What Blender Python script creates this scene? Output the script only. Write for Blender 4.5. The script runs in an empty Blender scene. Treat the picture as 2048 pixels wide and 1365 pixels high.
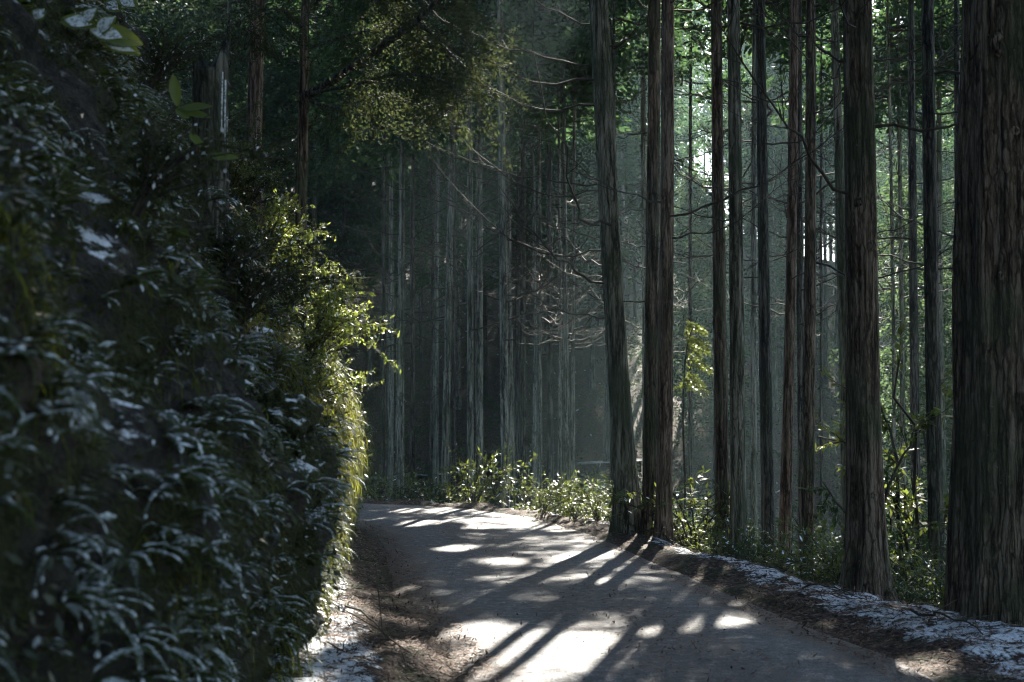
import bpy, math, random
import numpy as np
from mathutils import Vector, Matrix

random.seed(7)
RNG = np.random.default_rng(7)
C = bpy.context.scene.collection
SC = bpy.context.scene
PI = math.pi
R = math.radians

# ------------------------------------------------------------------ camera
CAM_H, PITCH, FPX = 1.6, R(2.69), 2844.4
cam_d = bpy.data.cameras.new('camera')
cam_d.lens, cam_d.sensor_width, cam_d.clip_end = 50, 36, 600
cam_d.dof.use_dof = True
cam_d.dof.focus_distance = 17.0
cam_d.dof.aperture_fstop = 3.0
cam = bpy.data.objects.new('camera', cam_d)
cam.location = (0, 0, CAM_H)
cam.rotation_euler = (PI / 2 + PITCH, 0, 0)
C.objects.link(cam)
SC.camera = cam

# ------------------------------------------------------------------ light
SUN_AZ, SUN_EL = R(13), R(36)
S = np.array([math.sin(SUN_AZ) * math.cos(SUN_EL), math.cos(SUN_AZ) * math.cos(SUN_EL), math.sin(SUN_EL)])
world = bpy.data.worlds.new('World')
SC.world = world
world.use_nodes = True
wn = world.node_tree
sky = wn.nodes.new('ShaderNodeTexSky')
sky.sky_type = 'NISHITA'
sky.sun_disc = False
sky.sun_elevation = SUN_EL
sky.sun_rotation = SUN_AZ
sky.air_density, sky.dust_density, sky.ozone_density = 1.0, 1.0, 1.6
bg = wn.nodes['Background']
bg.inputs['Strength'].default_value = 0.085
wn.links.new(sky.outputs[0], bg.inputs['Color'])
sun_d = bpy.data.lights.new('sun', 'SUN')
sun_d.energy = 5.0
sun_d.angle = R(0.6)
sun_d.color = (1.0, 0.94, 0.83)
sun = bpy.data.objects.new('sun', sun_d)
sun.rotation_euler = Vector(S).to_track_quat('Z', 'Y').to_euler()
sun.location = (10, 40, 40)
C.objects.link(sun)
SC.view_settings.view_transform = 'Standard'
SC.view_settings.look = 'None'
SC.view_settings.gamma = 1
SC.view_settings.exposure = 2.7
SC.render.engine = 'CYCLES'
cy = SC.cycles
cy.use_denoising = True
cy.filter_width = 1.1
cy.max_bounces = 5
cy.diffuse_bounces = 3
cy.glossy_bounces = 2
cy.transmission_bounces = 3
cy.transparent_max_bounces = 4
cy.volume_bounces = 0
cy.caustics_reflective = False
cy.caustics_refractive = False

HAZE_DENSITY = 0.00055

# ------------------------------------------------------------------ helpers
def tag(o, label=None, cat=None, group=None, kind=None):
    if label: o['label'] = label
    if cat: o['category'] = cat
    if group: o['group'] = group
    if kind: o['kind'] = kind
    return o

def mesh(name, verts, faces, mats, midx=None, smooth=False, uv=None, attr=None):
    """verts Nx3, faces a list of index arrays (each MxK)."""
    verts = np.asarray(verts, np.float32)
    me = bpy.data.meshes.new(name)
    fl = [np.asarray(f, np.int32) for f in (faces if isinstance(faces, list) else [faces]) if len(f)]
    tot = np.concatenate([np.full(len(f), f.shape[1], np.int32) for f in fl])
    idx = np.concatenate([f.ravel() for f in fl])
    me.vertices.add(len(verts)); me.vertices.foreach_set('co', verts.ravel())
    me.loops.add(len(idx)); me.loops.foreach_set('vertex_index', idx)
    me.polygons.add(len(tot))
    me.polygons.foreach_set('loop_start', np.concatenate([[0], np.cumsum(tot)[:-1]]).astype(np.int32))
    me.polygons.foreach_set('loop_total', tot)
    for m in (mats if isinstance(mats, (list, tuple)) else [mats]):
        me.materials.append(m)
    if midx is not None:
        me.polygons.foreach_set('material_index', np.asarray(midx, np.int32))
    if smooth is not False:
        me.polygons.foreach_set('use_smooth', np.full(len(tot), True) if smooth is True else np.asarray(smooth, bool))
    if uv is not None:
        l = me.uv_layers.new(name='UVMap')
        l.data.foreach_set('uv', np.asarray(uv, np.float32)[idx].ravel())
    if attr is not None:
        for k, v in attr.items():
            a = me.attributes.new(k, 'FLOAT', 'POINT')
            a.data.foreach_set('value', np.asarray(v, np.float32))
    me.update(calc_edges=True)
    return me

def obj(name, me, parent=None, loc=None, rot=None, scale=None):
    o = bpy.data.objects.new(name, me)
    C.objects.link(o)
    if parent is not None: o.parent = parent
    if loc is not None: o.location = loc
    if rot is not None: o.rotation_euler = rot
    if scale is not None: o.scale = scale if hasattr(scale, '__len__') else (scale,) * 3
    return o

class MB:
    """collects triangles/quads of several shapes into one mesh"""
    def __init__(s):
        s.v, s.f, s.m, s.sm, s.n = [], [], [], [], 0
    def add(s, v, f, mi=0, smooth=False):
        v = np.asarray(v, float); f = np.asarray(f, int)
        if len(f) == 0: return
        s.v.append(v); s.f.append(f + s.n); s.n += len(v)
        s.m.append(np.full(len(f), mi)); s.sm.append(np.full(len(f), smooth))
    def build(s, name, mats):
        # mesh() takes faces grouped by arity in order
        return mesh(name, np.concatenate(s.v), s.f, mats, np.concatenate(s.m), np.concatenate(s.sm))

def unit(a):
    a = np.asarray(a, float)
    return a / np.maximum(np.linalg.norm(a, axis=-1, keepdims=True), 1e-9)

def leaves(P, D, L, W, rng, flat=0.0, up=None):
    """rhombus leaves: base P, direction D, length L, width W"""
    n = len(P)
    D = unit(D)
    r = rng.normal(size=(n, 3))
    if up is not None:
        r = r * (1 - flat) + np.asarray(up) * flat * 2
    side = unit(np.cross(D, r))
    L = np.broadcast_to(L, n)[:, None]; W = np.broadcast_to(W, n)[:, None]
    a = P; b = P + D * L * .45 + side * W * .5; c = P + D * L; d = P + D * L * .45 - side * W * .5
    v = np.stack([a, b, c, d], 1).reshape(-1, 3)
    f = np.arange(4 * n).reshape(n, 4)
    return v, f

def tube(pts, rad, sides=6):
    pts = np.asarray(pts, float); n = len(pts)
    rad = np.broadcast_to(rad, n)
    t = unit(np.gradient(pts, axis=0))
    ref = np.array([0, 0, 1.0]) if abs(t[0][2]) < .9 else np.array([1.0, 0, 0])
    a = unit(np.cross(t, ref)); b = np.cross(t, a)
    th = np.linspace(0, 2 * PI, sides, endpoint=False)
    v = pts[:, None] + rad[:, None, None] * (np.cos(th)[None, :, None] * a[:, None] + np.sin(th)[None, :, None] * b[:, None])
    i, j = np.meshgrid(np.arange(n - 1), np.arange(sides), indexing='ij')
    k = (j + 1) % sides
    f = np.stack([i * sides + j, i * sides + k, (i + 1) * sides + k, (i + 1) * sides + j], -1).reshape(-1, 4)
    return v.reshape(-1, 3), f

def _h(ix, iy, iz):
    h = (ix.astype(np.uint32) * np.uint32(374761393)) ^ (iy.astype(np.uint32) * np.uint32(668265263)) ^ (iz.astype(np.uint32) * np.uint32(2147483647 - 58))
    h = (h ^ (h >> np.uint32(13))) * np.uint32(1274126177)
    h = h ^ (h >> np.uint32(16))
    return (h & np.uint32(0xffff)).astype(float) / 65535.0

def vnoise(p):
    p = np.asarray(p, float)
    i = np.floor(p).astype(np.int64); f = p - i; f = f * f * (3 - 2 * f)
    out = 0
    for a in (0, 1):
        for b in (0, 1):
            for c in (0, 1):
                w = (f[..., 0] if a else 1 - f[..., 0]) * (f[..., 1] if b else 1 - f[..., 1]) * (f[..., 2] if c else 1 - f[..., 2])
                out = out + w * _h(i[..., 0] + a, i[..., 1] + b, i[..., 2] + c)
    return out * 2 - 1

def fbm(p, o=4):
    p = np.asarray(p, float); s = 0; a = 1
    for k in range(o):
        s = s + a * vnoise(p * 2 ** k + 17.3 * k); a *= .5
    return s

def sstep(a, b, x):
    t = np.clip((x - a) / (b - a), 0, 1)
    return t * t * (3 - 2 * t)

def pix(px, py, d):
    """the point at distance d along the view whose direction I measured in the photograph"""
    x, y = (px - 1024) / FPX, (682.5 - py) / FPX
    v = np.array([x, math.cos(PITCH) - y * math.sin(PITCH), math.sin(PITCH) + y * math.cos(PITCH)])
    return v * (d / v[1]) + np.array([0, 0, CAM_H])

def proj(P):
    P = np.asarray(P, float) - np.array([0, 0, CAM_H])
    dz = P[..., 1] * math.cos(PITCH) + P[..., 2] * math.sin(PITCH)
    up = P[..., 2] * math.cos(PITCH) - P[..., 1] * math.sin(PITCH)
    return 1024 + FPX * P[..., 0] / dz, 682.5 - FPX * up / dz

# ------------------------------------------------------------------ materials
class Mat:
    def __init__(s, name):
        s.m = bpy.data.materials.new(name); s.m.use_nodes = True
        s.t = s.m.node_tree; s.t.nodes.clear()
        s.out = s.t.nodes.new('ShaderNodeOutputMaterial')
    def n(s, typ, props=None, **inp):
        nd = s.t.nodes.new('ShaderNode' + typ)
        for k, v in (props or {}).items(): setattr(nd, k, v)
        for k, v in inp.items(): s.set(nd, k, v)
        return nd
    def set(s, nd, k, v):
        k = k.replace('_', ' ')
        sock = nd.inputs[int(k[1:])] if k[0] == 'i' and k[1:].isdigit() else nd.inputs[k]
        if isinstance(v, bpy.types.NodeSocket): s.t.links.new(v, sock)
        else: sock.default_value = v
    def coord(s, which='Object'):
        return s.n('TexCoord').outputs[which]
    def mapping(s, vec, scale):
        return s.n('Mapping', Vector=vec, Scale=scale).outputs[0]
    def noise(s, vec, scale, detail=4, rough=.55):
        return s.n('TexNoise', Vector=vec, Scale=scale, Detail=detail, Roughness=rough).outputs['Fac']
    def ramp(s, fac, stops):
        r = s.n('ValToRGB', Fac=fac)
        e = r.color_ramp.elements
        while len(e) < len(stops): e.new(.5)
        for el, (p, c) in zip(e, stops):
            el.position = p; el.color = (*c, 1) if len(c) == 3 else c
        return r.outputs[0]
    def step(s, x, a, b):
        return s.n('MapRange', {'interpolation_type': 'SMOOTHSTEP'}, i0=x, i1=a, i2=b).outputs[0]
    def mix(s, f, a, b):
        nd = s.n('Mix', {'data_type': 'RGBA'}, i0=f)
        for k, v in ((6, a), (7, b)):
            if isinstance(v, bpy.types.NodeSocket): s.t.links.new(v, nd.inputs[k])
            else: nd.inputs[k].default_value = (*v, 1)
        return nd.outputs[2]
    def math(s, op, a, b=0.0):
        return s.n('Math', {'operation': op}, i0=a, i1=b).outputs[0]
    def bump(s, h, strength, dist):
        return s.n('Bump', Height=h, Strength=strength, Distance=dist).outputs[0]
    def principled(s, col, rough=.8, spec=.3, normal=None):
        p = s.n('BsdfPrincipled')
        s.set(p, 'Base Color', col if isinstance(col, bpy.types.NodeSocket) else (*col, 1))
        s.set(p, 'Roughness', rough); s.set(p, 'Specular IOR Level', spec)
        if normal is not None: s.set(p, 'Normal', normal)
        return p.outputs[0]
    def done(s, sh):
        s.t.links.new(sh, s.out.inputs['Surface']); return s.m

def leaf_mat(name, cols, trans=.4, tcol=None, rough=.45, spec=.4, clump=1.5):
    m = Mat(name)
    g = m.n('NewGeometry')
    big = m.noise(g.outputs['Position'], clump, 2)
    f = m.math('ADD', m.math('MULTIPLY', g.outputs['Random Per Island'], .6), m.math('MULTIPLY', big, .45))
    k = len(cols)
    col = m.ramp(f, [(.2 + .65 * i / max(1, k - 1), c) for i, c in enumerate(cols)])
    p = m.principled(col, rough, spec)
    tr = m.n('BsdfTranslucent')
    tc = m.mix(.5, col, tcol) if tcol else col
    m.set(tr, 'Color', tc)
    return m.done(m.n('MixShader', i0=trans, i1=p, i2=tr.outputs[0]).outputs[0])

def bark_mat(name, dark, mid, light, moss=.35):
    m = Mat(name)
    co = m.coord()
    rnd = m.n('ObjectInfo').outputs['Random']
    off = m.n('CombineXYZ', X=m.math('MULTIPLY', rnd, 37.0), Y=m.math('MULTIPLY', rnd, 19.0)).outputs[0]
    co = m.n('VectorMath', {'operation': 'ADD'}, i0=co, i1=off).outputs[0]
    st = m.mapping(co, (20, 20, 1.9))
    n1 = m.noise(st, 1.0, 5, .6)
    n2 = m.noise(m.mapping(co, (75, 75, 12)), 1.0, 3, .6)
    n3 = m.noise(co, 1.3, 3)
    h = m.math('ADD', n1, m.math('MULTIPLY', n2, .4))
    wv = m.n('VectorMath', {'operation': 'ADD'}, i0=m.mapping(co, (20, 20, .75)), i1=m.n('VectorMath', {'operation': 'SCALE'}, i0=m.n('TexNoise', Vector=m.mapping(co, (9, 9, 5)), Scale=1.0, Detail=4).outputs['Color'], Scale=1.3).outputs[0]).outputs[0]
    crack = m.step(m.n('TexVoronoi', {'feature': 'DISTANCE_TO_EDGE'}, Vector=wv, Scale=1.0).outputs['Distance'], .0, .16)
    h = m.math('MULTIPLY', h, m.math('ADD', .82, m.math('MULTIPLY', crack, .22)))
    col = m.ramp(h, [(.52, dark), (.68, mid), (.84, light)])
    mossf = m.math('MULTIPLY', m.step(n3, .46, .66), moss)
    col = m.mix(mossf, col, (.048, .064, .034))
    spk = m.step(m.noise(co, 34, 2), .70, .78)
    col = m.mix(m.math('MULTIPLY', spk, .6), col, (.22, .22, .2))
    return m.done(m.principled(col, .9, .15, m.bump(h, 1.0, .05)))

BARK = [bark_mat('bark_dark_brown', (.016, .011, .008), (.088, .066, .046), (.22, .175, .13), .55),
        bark_mat('bark_red_brown', (.028, .018, .013), (.125, .085, .063), (.26, .19, .145), .2),
        bark_mat('bark_grey_green', (.025, .025, .018), (.13, .125, .09), (.27, .25, .20), .75),
        bark_mat('bark_blackish', (.010, .010, .009), (.05, .046, .04), (.14, .13, .11), .4),
        bark_mat('bark_pale_grey', (.035, .036, .03), (.135, .14, .118), (.28, .28, .24), .4)]
TWIG = Mat('dead_twig'); TWIG = TWIG.done(TWIG.principled(TWIG.ramp(TWIG.noise(TWIG.coord(), 9), [(.3, (.02, .018, .014)), (.7, (.075, .066, .052))]), .85, .2))
CEDAR = leaf_mat('cedar_foliage', [(.013, .034, .018), (.026, .062, .030), (.052, .088, .034)], .42, (.09, .17, .05), .6, .25)
CEDAR_B = leaf_mat('cedar_foliage_pale', [(.018, .042, .026), (.04, .08, .042), (.08, .11, .045)], .45, (.14, .21, .07), .6, .25)
SHRUB_G = leaf_mat('shrub_leaf', [(.018, .038, .016), (.036, .07, .024), (.07, .095, .03)], .38, (.12, .17, .04), .6, .2, 3)
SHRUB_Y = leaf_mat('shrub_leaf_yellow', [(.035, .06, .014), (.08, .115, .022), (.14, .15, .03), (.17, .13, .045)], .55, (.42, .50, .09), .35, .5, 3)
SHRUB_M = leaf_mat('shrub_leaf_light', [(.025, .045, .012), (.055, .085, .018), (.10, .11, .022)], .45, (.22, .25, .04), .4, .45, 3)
OLIVE = leaf_mat('evergreen_leaf', [(.014, .025, .012), (.030, .044, .018), (.056, .056, .026)], .35, (.09, .11, .035), .75, .05, 3)
FERN = leaf_mat('fern_green', [(.02, .042, .012), (.04, .072, .018), (.075, .095, .022)], .45, (.22, .27, .04), .5, .3, 2)
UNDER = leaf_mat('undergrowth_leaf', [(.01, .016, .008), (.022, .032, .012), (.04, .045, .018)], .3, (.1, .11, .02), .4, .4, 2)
STRAND = leaf_mat('moss_strand', [(.016, .024, .006), (.045, .055, .010), (.095, .10, .016)], .6, (.42, .42, .05), .7, .2, 2)
SASA = leaf_mat('bamboo_grass_leaf', [(.04, .075, .015), (.08, .12, .02), (.11, .14, .03)], .45, (.25, .28, .04), .4, .4)
NEEDLE = leaf_mat('fallen_needle', [(.02, .011, .008), (.06, .03, .019), (.15, .085, .055), (.24, .18, .14)], .05, None, .8, .2)
SNOW = Mat('snow'); SNOW = SNOW.done(SNOW.principled(SNOW.ramp(SNOW.noise(SNOW.coord(), 12, 5), [(.3, (.62, .65, .70)), (.6, (.78, .80, .83))]), .95, .05,
                  SNOW.bump(SNOW.noise(SNOW.coord(), 40, 4), .5, .02)))

SNOWD = Mat('snow_dust'); SNOWD = SNOWD.done(SNOWD.principled(SNOWD.ramp(SNOWD.noise(SNOWD.coord('Object'), 60, 3), [(.40, (.20, .23, .22)), (.54, (.56, .59, .62))]), .95, .05))
# ------------------------------------------------------------------ road line and terrain
def catmull(P, n=12):
    P = np.asarray(P, float); Q = np.vstack([2 * P[0] - P[1], P, 2 * P[-1] - P[-2]]); o = []
    for i in range(len(P) - 1):
        a, b, c, d = Q[i:i + 4]
        for t in np.linspace(0, 1, n, endpoint=False):
            o.append(.5 * (2 * b + (c - a) * t + (2 * a - 5 * b + 4 * c - d) * t * t + (3 * b - a - 3 * c + d) * t ** 3))
    return np.array(o + [P[-1]])

ROAD = catmull([(1.3, -14), (1.35, -4), (1.3, 3), (1.12, 8.3), (.78, 10.5), (.42, 12.6), (-.05, 16), (-.55, 18.8), (-1.25, 21.0), (-2.5, 22.4), (-4.3, 23.3), (-8, 24.2), (-14, 24.5), (-26, 23)], 10)
HALF = 1.32

def road_u(P):
    """signed sideways distance to the road line (right of travel is positive) and length along it"""
    P = np.asarray(P, float)[:, :2]
    A, B = ROAD[:-1], ROAD[1:]; AB = B - A; L2 = (AB ** 2).sum(1)
    cum = np.concatenate([[0], np.cumsum(np.sqrt(L2))[:-1]])
    best = np.full(len(P), 1e9); u = np.zeros(len(P)); s = np.zeros(len(P))
    for i in range(len(A)):
        d = P - A[i]
        t = np.clip((d @ AB[i]) / L2[i], 0, 1)
        q = d - t[:, None] * AB[i]
        dist = np.hypot(q[:, 0], q[:, 1])
        cr = -(AB[i][0] * d[:, 1] - AB[i][1] * d[:, 0])
        m = dist < best
        best[m] = dist[m]; u[m] = (np.sign(cr) * dist)[m]; s[m] = (cum[i] + t * math.sqrt(L2[i]))[m]
    return u, s

def ground_z(P, rough=True):
    P = np.atleast_2d(np.asarray(P, float))
    x, y = P[:, 0], P[:, 1]
    u, s = road_u(P)
    crest = np.interp(y, [9, 11, 13.6, 16.6, 22], [2.5, 2.45, 2.0, 1.72, 1.6])
    p3 = np.stack([x, y, x * 0], 1)
    n1 = vnoise(p3 * 1.7); n2 = fbm(p3 * 6, 3)
    berm = .055 * sstep(HALF - .1, crest - .25, u)
    drop = np.maximum(0, u - crest)
    slope = np.interp(x, [-8, 0, 6], [.30, .52, .55])
    fall = -slope * drop * drop / (drop + .5)
    fall = np.maximum(fall, -3.4 - .35 * vnoise(p3 * .15) )
    far = (y - 50) * np.interp(x, [-30, 10, 26, 60], [.40, .36, .24, .18]) - .4
    far = far - np.maximum(0, y - 90) * .18
    z_r = np.where(y > 34, np.maximum(fall, far), fall)
    # soft meeting of valley and far hillside
    k = 1.2
    z_r = np.where(y > 30, np.log(np.exp(np.clip(fall / k, -50, 50)) + np.exp(np.clip(far / k, -50, 50))) * k, fall)
    left = .14 * sstep(-HALF, -2.2, u) + np.maximum(0, -u - 2.3) * .25
    z = np.where(u > 0, berm + z_r, left)
    z = np.where((u < 0) & (y > 26), np.minimum(left, 6), z)
    off = sstep(HALF - .15, HALF + .5, np.abs(u))
    z = z - .035 * (1 - off)
    if rough:
        z = z + off * (.04 * n1 + .030 * n2) + sstep(3, 8, np.abs(u)) * .25 * n1
    return z

def gz(x, y): return float(ground_z([(x, y)])[0])

def axis(lo, hi, fine, far0, far1, g=1.16):
    a = list(np.arange(lo, hi + fine * .5, fine)); st = fine
    while a[-1] < far1: st *= g; a.append(a[-1] + st)
    st = fine
    while a[0] > far0: st *= g; a.insert(0, a[0] - st)
    return np.array(a)

gx, gy = axis(-4, 6, .09, -150, 150), axis(2, 27, .10, -60, 230)
X, Y = np.meshgrid(gx, gy)
GP = np.stack([X.ravel(), Y.ravel()], 1)
GZ = ground_z(GP)
gu, gs = road_u(GP)
nx = len(gx)
i, j = np.meshgrid(np.arange(len(gy) - 1), np.arange(nx - 1), indexing='ij')
gf = np.stack([i * nx + j, i * nx + j + 1, (i + 1) * nx + j + 1, (i + 1) * nx + j], -1).reshape(-1, 4)

def ground_material():
    m = Mat('forest_floor')
    co = m.coord()
    u = m.n('Attribute', {'attribute_name': 'road_offset'}).outputs['Fac']
    n1 = m.noise(co, 2.2, 6, .62); n2 = m.noise(co, 26, 5, .65); n3 = m.noise(co, 90, 3)
    lit = m.ramp(n2, [(.42, (.010, .006, .004)), (.5, (.045, .027, .019)), (.58, (.10, .065, .045)), (.66, (.2, .15, .12))])
    grn = m.ramp(n2, [(.42, (.008, .010, .004)), (.6, (.05, .06, .022))])
    base = m.mix(m.step(n1, .5, .62), lit, grn)
    # snow lies along both verges and in far clearings
    band_r = m.math('MULTIPLY', m.step(u, 1.5, 1.95), m.math('SUBTRACT', 1.0, m.step(u, 2.6, 3.4)))
    band_l = m.math('MULTIPLY', m.step(u, -1.75, -1.95), m.math('SUBTRACT', 1.0, m.step(u, -2.6, -2.9)))
    farsnow = m.math('MULTIPLY', m.step(u, 14.0, 25.0), .22)
    band = m.math('MAXIMUM', band_r, m.math('MAXIMUM', band_l, farsnow))
    n4 = m.noise(co, 9, 4, .6)
    thr = m.math('ADD', m.math('ADD', m.math('MULTIPLY', n1, .45), m.math('MULTIPLY', n4, .5)), m.math('ADD', m.math('MULTIPLY', n2, .55), -.12))
    s = m.step(m.math('ADD', thr, m.math('MULTIPLY', band, .30)), .87, .96)
    s = m.math('MULTIPLY', s, m.step(band, .05, .25))
    col = m.mix(s, base, m.ramp(n3, [(.3, (.6, .62, .66)), (.7, (.82, .83, .86))]))
    h = m.math('ADD', m.math('ADD', m.math('MULTIPLY', n2, .6), m.math('MULTIPLY', n3, .3)), m.math('MULTIPLY', s, .35))
    return m.done(m.principled(col, .85, .2, m.bump(h, .9, .05)))

g = obj('ground', mesh('ground', np.stack([GP[:, 0], GP[:, 1], GZ], 1), gf, ground_material(), smooth=True, attr={'road_offset': gu}))
tag(g, kind='structure')

def road_material():
    m = Mat('road_surface')
    uv = m.n('UVMap').outputs[0]
    sep = m.n('SeparateXYZ', Vector=uv)
    co = m.coord()
    u = sep.outputs[0]
    n1 = m.noise(co, 1.4, 6, .6); n2 = m.noise(co, 11, 8, .85); n3 = m.noise(co, 55, 3, .7); n0 = m.noise(m.mapping(co, (1.2, .5, 1)), 1.0, 4)
    vor = m.n('TexVoronoi', Vector=co, Scale=75.0).outputs['Distance']
    asp = m.ramp(m.math('ADD', m.math('MULTIPLY', n2, .6), m.math('MULTIPLY', n3, .4)), [(.40, (.011, .012, .015)), (.49, (.045, .047, .054)), (.55, (.11, .114, .126)), (.62, (.38, .39, .41))])
    lit = m.ramp(n2, [(.42, (.010, .006, .005)), (.5, (.05, .031, .022)), (.58, (.13, .09, .07)), (.64, (.24, .19, .16))])
    au = m.math('ABSOLUTE', u)
    e = m.math('ADD', au, m.math('MULTIPLY', m.math('SUBTRACT', n1, .5), .9))
    e = m.math('ADD', e, m.math('MULTIPLY', m.math('SUBTRACT', n2, .5), .5))
    edge = m.step(m.math('ADD', m.math('MULTIPLY', m.math('SUBTRACT', e, 1.10), 1.1), m.math('MULTIPLY', m.math('SUBTRACT', n2, .5), 2.2)), -.08, .10)
    cu = m.math('ABSOLUTE', m.math('ADD', m.math('SUBTRACT', u, .05), m.math('MULTIPLY', m.math('SUBTRACT', n0, .5), 1.2)))
    cen = m.math('MULTIPLY', m.math('SUBTRACT', 1.0, m.step(cu, .2, .75)), m.math('MULTIPLY', m.step(n2, .42, .54), .62))
    col = m.mix(m.math('MAXIMUM', edge, cen), asp, lit)
    frost = m.step(m.noise(co, 230, 2), .60, .68)
    col = m.mix(m.math('MULTIPLY', frost, .55), col, (.45, .45, .47))
    h = m.math('ADD', m.math('ADD', n2, m.math('MULTIPLY', n3, .6)), m.math('MULTIPLY', vor, .5))
    return m.done(m.principled(col, .55, .5, m.bump(h, 1.0, .02)))

us = np.linspace(-1.62, 1.62, 34)
T = unit(np.gradient(ROAD, axis=0)); Nn = np.stack([T[:, 1], -T[:, 0]], 1)
dense = catmull(ROAD[4:-4], 4); T = unit(np.gradient(dense, axis=0)); Nn = np.stack([T[:, 1], -T[:, 0]], 1)
cumr = np.concatenate([[0], np.cumsum(np.linalg.norm(np.diff(dense, axis=0), axis=1))])
RV = (dense[:, None] + us[None, :, None] * Nn[:, None])
rz = .012 * (1 - (us / 1.4) ** 2)[None] + .012 * vnoise(np.concatenate([RV * 1.3, RV[..., :1] * 0], -1)) + .004
rz = rz - .09 * sstep(1.3, 1.62, np.abs(us))[None]
RV = np.concatenate([RV, rz[..., None]], -1)
nu = len(us); i, j = np.meshgrid(np.arange(len(dense) - 1), np.arange(nu - 1), indexing='ij')
rf = np.stack([i * nu + j, i * nu + j + 1, (i + 1) * nu + j + 1, (i + 1) * nu + j], -1).reshape(-1, 4)
ruv = np.stack([np.broadcast_to(us, (len(dense), nu)).ravel(), np.repeat(cumr, nu)], 1)
tag(obj('road', mesh('road', RV.reshape(-1, 3), rf, road_material(), smooth=True, uv=ruv)), kind='structure')

# snow-covered forest path across the valley
PATHM = Mat('path_snow'); PATHM = PATHM.done(PATHM.principled(PATHM.ramp(PATHM.noise(PATHM.coord(), 1.1, 5), [(.42, (.03, .03, .022)), (.62, (.30, .32, .34))]), .8, .2))
px_ = np.linspace(-13, 4.6, 80); pw = np.linspace(-.5, .5, 7)
PX, PW = np.meshgrid(px_, pw, indexing='ij')
PY = 49 + 1.2 * np.sin(PX * .17) + PW
PZ = ground_z(np.stack([PX.ravel(), 49 + 1.2 * np.sin(PX * .17).ravel()], 1), False).reshape(PX.shape) + .14 - .12 * np.abs(PW)
i, j = np.meshgrid(np.arange(79), np.arange(6), indexing='ij')
pf = np.stack([i * 7 + j, (i + 1) * 7 + j, (i + 1) * 7 + j + 1, i * 7 + j + 1], -1).reshape(-1, 4)
tag(obj('path', mesh('path', np.stack([PX, PY, PZ], -1).reshape(-1, 3), pf, PATHM, smooth=True)), kind='structure')

# ------------------------------------------------------------------ the steep bank on the left
PROF = np.array([(0, 0), (.35, -.04), (.8, -.10), (1.2, -.15), (1.5, -.08), (1.8, .12), (2.2, .36), (3.3, .95), (5, 1.95), (8, 4.0), (12, 7.2), (17, 12.5)])
footc = catmull(np.array([(-1.2, -8), (-1.22, 1), (-1.32, 3.3), (-1.34, 6), (-1.36, 8.3), (-1.43, 10), (-1.57, 12), (-1.76, 14), (-2.02, 17), (-2.35, 19.2), (-3.1, 21.0), (-4.5, 22.1), (-8, 22.9), (-16, 22.8), (-30, 21)]), 24)
ft = unit(np.gradient(footc, axis=0)); fn = np.stack([-ft[:, 1], ft[:, 0]], 1)   # into the hill
prof_z = np.concatenate([np.linspace(-.3, 2.6, 66), np.linspace(2.7, 7, 44), np.linspace(7.4, 17, 20)])
prof_o = np.interp(prof_z, PROF[:, 0], PROF[:, 1])
# denser sampling along the near part
cl = np.concatenate([[0], np.cumsum(np.linalg.norm(np.diff(footc, axis=0), axis=1))])
ss = np.concatenate([np.arange(0, 8, .4), np.arange(8, 34, .07), np.arange(34, cl[-1], .5)])
fc = np.stack([np.interp(ss, cl, footc[:, 0]), np.interp(ss, cl, footc[:, 1])], 1)
fnn = unit(np.stack([np.interp(ss, cl, fn[:, 0]), np.interp(ss, cl, fn[:, 1])], 1))
ns_, nz_ = len(ss), len(prof_z)
BV = np.zeros((ns_, nz_, 3))
BV[..., :2] = fc[:, None] + fnn[:, None] * prof_o[None, :, None]
BV[..., 2] = prof_z[None]
big = fbm(BV * np.array([.8, .8, 1.0]), 2); med = fbm(BV * 2.6, 3); sm = fbm(BV * 9, 3)
amp = sstep(-.2, .5, BV[..., 2])
disp = amp * (.20 * big + .15 * (np.abs(med) - .35) + .03 * sm)
BV[..., :2] += -fnn[:, None] * disp[..., None] * .9
BV[..., 2] += disp * .35
i, j = np.meshgrid(np.arange(ns_ - 1), np.arange(nz_ - 1), indexing='ij')
bf = np.stack([i * nz_ + j, i * nz_ + j + 1, (i + 1) * nz_ + j + 1, (i + 1) * nz_ + j], -1).reshape(-1, 4)[:, ::-1]

def bank_material(name='mossy_rock'):
    m = Mat(name)
    co = m.coord()
    n1 = m.noise(co, 2.0, 5, .6); n2 = m.noise(co, 16, 5, .65); n3 = m.noise(co, 70, 3)
    rock = m.ramp(n2, [(.35, (.008, .007, .006)), (.7, (.045, .04, .035))])
    moss = m.ramp(n3, [(.40, (.008, .011, .003)), (.62, (.036, .042, .010))])
    col = m.mix(m.step(n1, .40, .56), rock, moss)
    nz = m.n('SeparateXYZ', Vector=m.n('NewGeometry').outputs['Normal']).outputs[2]
    sn = m.math('MULTIPLY', m.step(nz, .55, .8), m.step(m.noise(co, 7, 5, .65), .53, .62))
    col = m.mix(sn, col, (.72, .75, .8))
    h = m.math('ADD', n2, m.math('MULTIPLY', n3, .5))
    return m.done(m.principled(col, .9, .2, m.bump(h, 1.0, .05)))
BANKM = bank_material()
hs = obj('hillside', mesh('hillside', BV.reshape(-1, 3), bf, BANKM, smooth=True))
tag(hs, kind='structure')
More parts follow.
